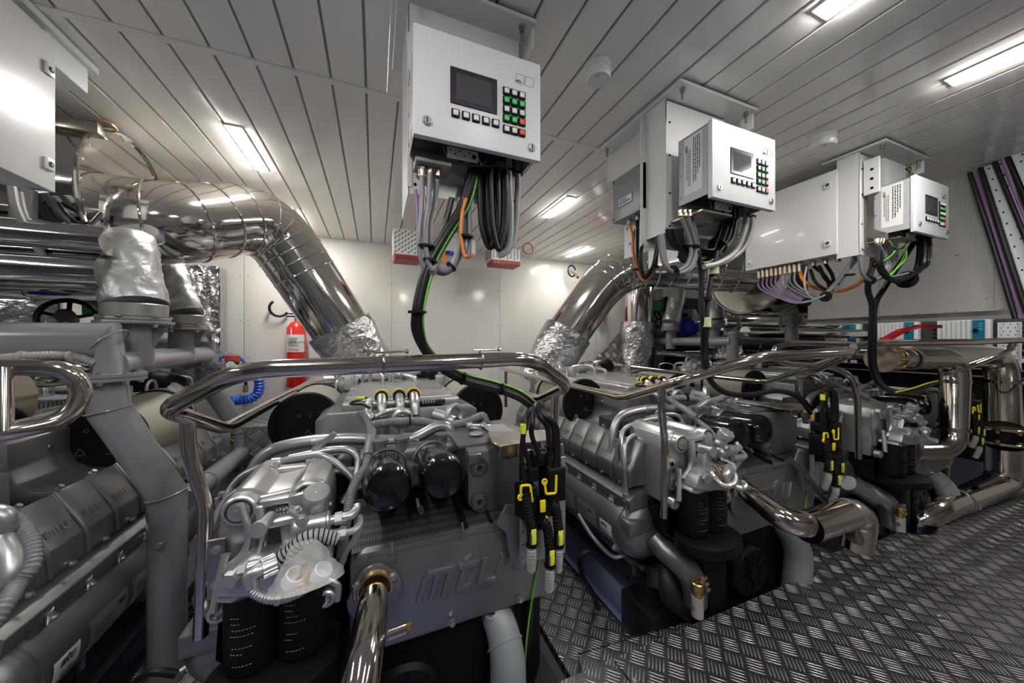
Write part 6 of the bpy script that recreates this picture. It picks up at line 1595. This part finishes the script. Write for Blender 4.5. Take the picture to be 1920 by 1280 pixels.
for p, q, w_ in ((h0 - (P(1690, 618, Y=1.15) - h0).normalized() * .02, P(1690, 620, Y=1.15), .05), (P(1685, 622, Y=1.155), h1, .035), (h1, h2, .024)):
    d = (q - p).normalized(); n_ = Zv.cross(d).normalized(); mb.rbox((p + q) / 2, ((q - p).length + .012, w_, .024), (d, n_, d.cross(n_)), .003)
mb.cyl(h0 - Zv * .008, h0 + Zv * .01, .032, seg=24); mb.build('lever', t)
# floor-level clutter right of engine 2/3: pale elbow strainer
mb = MB(pipegrey); mb.tube([P(1590, 905, Y=1.3), P(1625, 925, Y=1.26), P(1655, 950, Y=1.24), P(1663, 985, Y=1.24), P(1662, 1030, Y=1.26)], .05, 22, smooth=True); tag(mb.build('water_elbow'), 'dull grey elbow pipe low between second and third engines', 'pipe')
t = thing('brass_valve', P(1678, 965, Y=1.18), 'ribbed brass valve cap low between second and third engines', 'valve'); c = P(1678, 962, Y=1.18); mb = MB(brass)
for k in range(4): mb.lathe([(.018, 0), (.024, .004), (.024, .010), (.018, .014)], c - Zv * (.015 * k), Zv, 24)
mb.build('cap', t); mb = MB(clight); mb.cyl(c - Zv * .12, c - Zv * .05, .024, seg=20); mb.build('body', t)

# ================================================================ equipment cabinets at far right under the trunk
for k, (a, b) in enumerate(((1547, 1612), (1645, 1722), (1757, 1858))):
    Xc = 6.2
    p, q = P(a, 640, X=Xc), P(b, 640, X=Xc); zt = P(1800, 600, X=6.2).z
    t = thing('switch_cabinet', (Xc, (p.y + q.y) / 2, -1.3), ('ribbed white equipment cabinet with teal stripe at right, farthest of three', 'ribbed white equipment cabinet with teal stripe behind the red lever', 'ribbed white equipment cabinet with teal stripe, nearest the right edge')[k], 'equipment cabinet', None)
    y0, y1 = q.y, p.y; W_ = y1 - y0
    mb = MB(white); mb.box((Xc, y0, -1.25), (Xc + .5, y1, zt), .004)
    n = 7
    for i in range(n): yy = y1 - (W_ * .66) * (i + .5) / n; mb.box((Xc - .012, yy - W_ * .04, -1.2), (Xc, yy + W_ * .038, zt - .005), .003, 1)
    mb.build('housing', t)
    mb = MB(teal, blackm, paper); mb.box((Xc - .014, y0 + W_ * .10, -1.2), (Xc - .001, y0 + W_ * .32, zt - .004), .002, 1); mb.cyl((Xc - .014, y0 + W_ * .26, zt - .12), (Xc - .03, y0 + W_ * .26, zt - .12), .02, seg=14, m=1)
    for i in range(3): mb.box((Xc - .0155, y0 + W_ * .13, zt - .05 - .03 * i), (Xc - .0145, y0 + W_ * .2, zt - .045 - .03 * i), m=2)
    mb.build('teal_panel', t)
    mb = MB(blackm, darkgrey); mb.box((Xc + .05, y0 - .25, -1.25), (Xc + .5, y0 - .01, zt), .004, m=1)
    for i in range(12): mb.box((Xc + .045, y0 - .22, zt - .06 - .05 * i), (Xc + .05, y0 - .10, zt - .04 - .05 * i), m=0)
    mb.build('side_module', t)
# perforated cable trays with black cables, upper right
def tray(pts, w_, label, ncab, m=whitel, seed=1):
    a, b = V(pts[0]), V(pts[1]); d = (b - a).normalized(); sx = Yv; sx = (sx - d * sx.dot(d)).normalized(); n_ = d.cross(sx)
    t = thing('cable_tray', b, label, 'cable tray')
    mb = MB(m, blackm); L_ = (b - a).length
    mb.rbox((a + b) / 2, (L_, w_, .003), (d, sx, n_)); 
    for s in (-1, 1): mb.rbox((a + b) / 2 + sx * s * w_ / 2, (L_, .003, .03), (d, sx, n_))
    k = int(L_ / .035)
    for i in range(k):
        for j in range(int(w_ / .04) + 1):
            p = a + d * (.02 + i * .035) + sx * (-w_ / 2 + .02 + j * .04 + (i % 2) * .012)
            for s in (-1, 1): mb.rbox(p + n_ * .002 * s, (.010, .007, .001), (d, sx, n_), 0, 1)
    mb.build('perforated_channel', t)
    rr = random.Random(seed)
    for i in range(ncab):
        o = sx * ((1 if i % 2 else -1) * (w_ / 2 + .016 + .021 * (i // 2))) + n_ * rr.uniform(-.012, .0); mb = MB(rubber if i % 5 != 3 else rr.choice((cyel, cpurple, cgrn))); mb.tube([a + o, (a + b) / 2 + o + n_ * rr.uniform(-.01, .01), b + o], .011 if i % 5 != 3 else .005, 8, smooth=True); mb.build('cable', t)
    return t
tray([P(1866, 305, X=3.36), P(1960, 590, X=3.36)], .07, 'perforated tray with black cables sloping at the upper right corner, left one', 6, seed=2)
tray([P(1912, 285, X=3.34), P(2030, 560, X=3.34)], .05, 'perforated tray with black and yellow cables sloping at the right edge', 6, seed=5)
a = P(1893, 600, X=5.8); tray([V((a.x, a.y, .19)), V((a.x - .02, a.y, -.75))], .13, 'upright perforated tray at the right edge behind the steel pipe', 0, seed=7)
# dark rack behind third engine under the trunk
mb = MB(blackm, galv, paper); rr = random.Random(8)
mb.box((6.06, .6, -1.3), (6.1, 3.8, -.12), m=0)
for z in (-.10, -.16, -.22, -.30, -.38): mb.box((6.0, .8, z), (6.06, 3.6, z + .012), m=1)
for i in range(26): y = .9 + i * .1; z = rr.choice((-.15, -.21, -.29)); mb.box((5.98, y, z), (6.06, y + rr.uniform(.02, .05), z + .04), m=rr.choice((0, 0, 1, 2)))
tag(mb.build('equipment_rack'), 'dark equipment rack with slatted shelves behind the third engine', 'rack')

# ================================================================ small bits hung on the engines
t = thing('parts_bag', P(580, 1060, Y=1.04), 'clear plastic bag holding white caps, tied to the front engine', 'plastic bag')
mb = sleeve(P(575, 1012, Y=1.03), P(575, 1092, Y=1.0), .025, .085, '', seed=51, amp=.008, m=clear); mb.build('bag', t, smooth=80)
for px, py, m in ((545, 1078, capw), (598, 1068, capw)):
    mb = MB(m); a = P(px, py, Y=1.0); mb.lathe([(0, 0), (.022, 0), (.024, .004), (.022, .03), (.019, .032), (.019, .006), (0, .006)], a - Zv * .02, (.4, -.3, .8), 24); mb.build('cap', t)
mb = MB(brass); a = P(570, 1085, Y=1.0); mb.lathe([(0, 0), (.020, 0), (.024, .01), (.010, .02), (.008, .045), (0, .045)], a - Zv * .01, Zv, 20); mb.build('brass_fitting', t)
t = thing('spiral_wrap', P(590, 1010, Y=1.04), 'black and white striped spiral wrap above the plastic bag', 'cable wrap')
mb = MB(clight); mb.tube([P(520, 1050, Y=1.05), P(550, 1028, Y=1.05), P(570, 1010, Y=1.05), P(600, 1003, Y=1.05), P(632, 1012, Y=1.05)], .017, 14, smooth=True); mb.build('wrap', t)
path = resample(spline([P(520, 1050, Y=1.05), P(550, 1028, Y=1.05), P(570, 1010, Y=1.05), P(600, 1003, Y=1.05), P(632, 1012, Y=1.05)]), .011)
mb = MB(blackm)
for p, q in zip(path[1:], path[2:]): mb.torus(p, (q - p).normalized() + V((.25, 0, .25)), .0172, .0018, 14)
mb.build('stripes', t, kind='stuff')
t = thing('cable_coil', P(1352, 890, Y=1.06), 'coil of yellow and silver cable ends hanging on the second engine', 'cable coil')
for k in range(7):
    mb = MB((brass, clight, brass, brass, clight, brass, blackm)[k]); a = P(1335 + 3 * k, 870 + k, Y=1.06); mb.tube([a, a + V((.02, -.01, -.03)), a + V((.04 + .002 * k, -.015, -.08)), a + V((.045, -.01, -.115))], .0035, 8, smooth=True); mb.build('wire', t)
mb = MB(cast); mb.tube([P(1333, 885, Y=1.05), P(1340, 895, Y=1.03), P(1356, 910, Y=1.0), P(1374, 908, Y=1.0), P(1379, 895, Y=1.02), P(1370, 878, Y=1.05)], .012, 12, smooth=True, rib=(.008, .0015)); mb.build('hose', t)
mb = MB(clear); mb.tube([P(1352, 860, Y=1.05), P(1372, 868, Y=1.03), P(1380, 880, Y=1.02)], .005, 8, smooth=True); mb.build('tie', t)
t = thing('parts_bag', P(1715, 830, Y=1.06), 'small clear plastic bag tied to the third engine', 'plastic bag')
mb = sleeve(P(1700, 805, Y=1.1), P(1735, 830, Y=1.08), .015, .03, '', seed=61, amp=.006, m=clear); mb.build('bag', t, smooth=80)
mb = MB(cast); mb.tube([P(1695, 810, Y=1.12), P(1712, 815, Y=1.1), P(1722, 825, Y=1.1), P(1728, 838, Y=1.1)], .014, 12, smooth=True, rib=(.008, .0015)); mb.build('hose', t)
# hose and pipe at the left edge, on the left engine's front corner
t = thing('corner_hose', P(50, 1020, Y=1.25), 'grey ribbed hose and smooth pipe at the left frame edge', 'hose')
mb = MB(cgrey); mb.tube([P(12, 965, Y=1.3), P(40, 985, Y=1.28), P(60, 1020, Y=1.25), P(58, 1060, Y=1.22), P(35, 1090, Y=1.2), P(5, 1140, Y=1.15), P(-60, 1230, Y=1.1)], .018, 14, smooth=True, rib=(.010, .003)); mb.build('ribbed_hose', t)
mb = MB(rubber); mb.tube([P(5, 968, Y=1.31), P(28, 988, Y=1.3), P(42, 1020, Y=1.27), P(40, 1060, Y=1.25), P(10, 1110, Y=1.2)], .011, 10, smooth=True); mb.build('cable', t)
mb = MB(pipegrey); mb.tube([P(-40, 960, Y=1.25), P(0, 965, Y=1.25), P(6, 985, Y=1.25), P(0, 1005, Y=1.25), P(20, 1045, Y=1.22), P(10, 1085, Y=1.2), P(-40, 1120, Y=1.2)], .022, 14, smooth=True); mb.build('smooth_pipe', t)

# leads from the cable trunks to the plugs on each engine
def leads(o, top, lab):
    cs = []
    for pts, r in (([(984, 800), (981, 830), (990, 862), (994, 882)], .009), ([(998, 790), (997, 815), (1008, 845), (1014, 862)], .009), ([(1012, 780), (1026, 800), (1030, 840), (1030, 870)], .010), ([(1020, 778), (1042, 800), (1046, 860), (1044, 905), (1040, 940)], .011), ([(1016, 776), (1036, 796), (1041, 850), (1040, 890)], .010), ([(984, 800), (978, 850), (984, 905), (986, 925)], .009)):
        cs.append(([top, top * .4 + (P(pts[0][0], pts[0][1], Y=1.05) + o) * .6 + Vector((0, 0, .03))] + [P(x, y, Y=1.045) + o for x, y in pts], r, rubber))
    t = bundle('plug_leads', top, lab, cs, [(P(1030, 835, Y=1.045) + o, Zv, .02)], cat='cables')
    mb = MB(lime); mb.cyl(P(980, 812, Y=1.04) + o, P(981, 795, Y=1.04) + o, .0105, seg=12); mb.build('marker_tag', t)
    mb = MB(paper); mb.cyl(top - X * .008, top + X * .012, .022, seg=14); mb.build('white_tie', t)
leads(Vector((0, 0, 0)), P(1008, 766, Y=1.15), 'black leads fanning down to the yellow-latched plugs of the front engine')
leads(Vector((D, 0, 0)), P(1522, 770, Y=1.12), 'black leads fanning down to the yellow-latched plugs of the second engine')

# tread-plate box far back between the left engines
mb = MB(MATS['tread_plate_upright']); a, b = P(432, 755, Y=3.0), P(506, 755, Y=3.0)
mb.box((a.x, 3.0, -1.35), (b.x, 3.8, -.62), .004); tag(mb.build('tread_plate_box'), 'tread-plate covered box at the back between the left and front engines', 'box')

# pipework bank behind the right exhausts, black backdrop added to keep the gap dark
t = thing('pipework_bank', (4.9, 3.6, -1.3), 'pipes and draped cables before an added dark backdrop behind the right exhausts', 'rack')
mb = MB(blackm); mb.box((3.75, 3.55, -1.3), (7.2, 3.6, .62)); mb.build('dark_backdrop', t)
rr = random.Random(21)
for i in range(11):
    z = -.55 + .10 * i + rr.uniform(-.02, .02); r = rr.choice((.02, .03, .045)); mb = MB(rr.choice((lag, steel2, frame_m, darkgrey))); y = 3.42 - rr.uniform(0, .25); mb.tube([(3.7, y, z), (6.9, y, z)], r, 16); mb.build('pipe', t)
for i in range(12):
    x = 3.8 + rr.uniform(0, 2.2); w_ = rr.uniform(.5, 1.1); z = rr.uniform(.25, .6); mb = MB(rr.choice((rubber, rubber, cgrey, clight))); mb.tube([(x, 3.15, z), (x + w_ * .25, 3.12, z - w_ * .45), (x + w_ * .7, 3.12, z - w_ * .5), (x + w_, 3.15, z - .05)], .012, 8, smooth=True); mb.build('cable', t)
mb = foil_sheet(3.7, 5.2, 3.3, -.05, .35, 'crumpled foil blanket among the pipes behind the right exhausts', nx=24, nz=8, seed=71)
for k, (y, z, r) in enumerate(((2.75, .22, .10), (2.45, .10, .06))):
    mb = MB(lag); mb.tube([(3.7, y, z), (6.5, y, z)], r, 30); tag(mb.build('lagged_pipe'), ('thick', 'thin')[k] + ' horizontal mirror-clad pipe below the right silencer', 'lagged pipe', None)
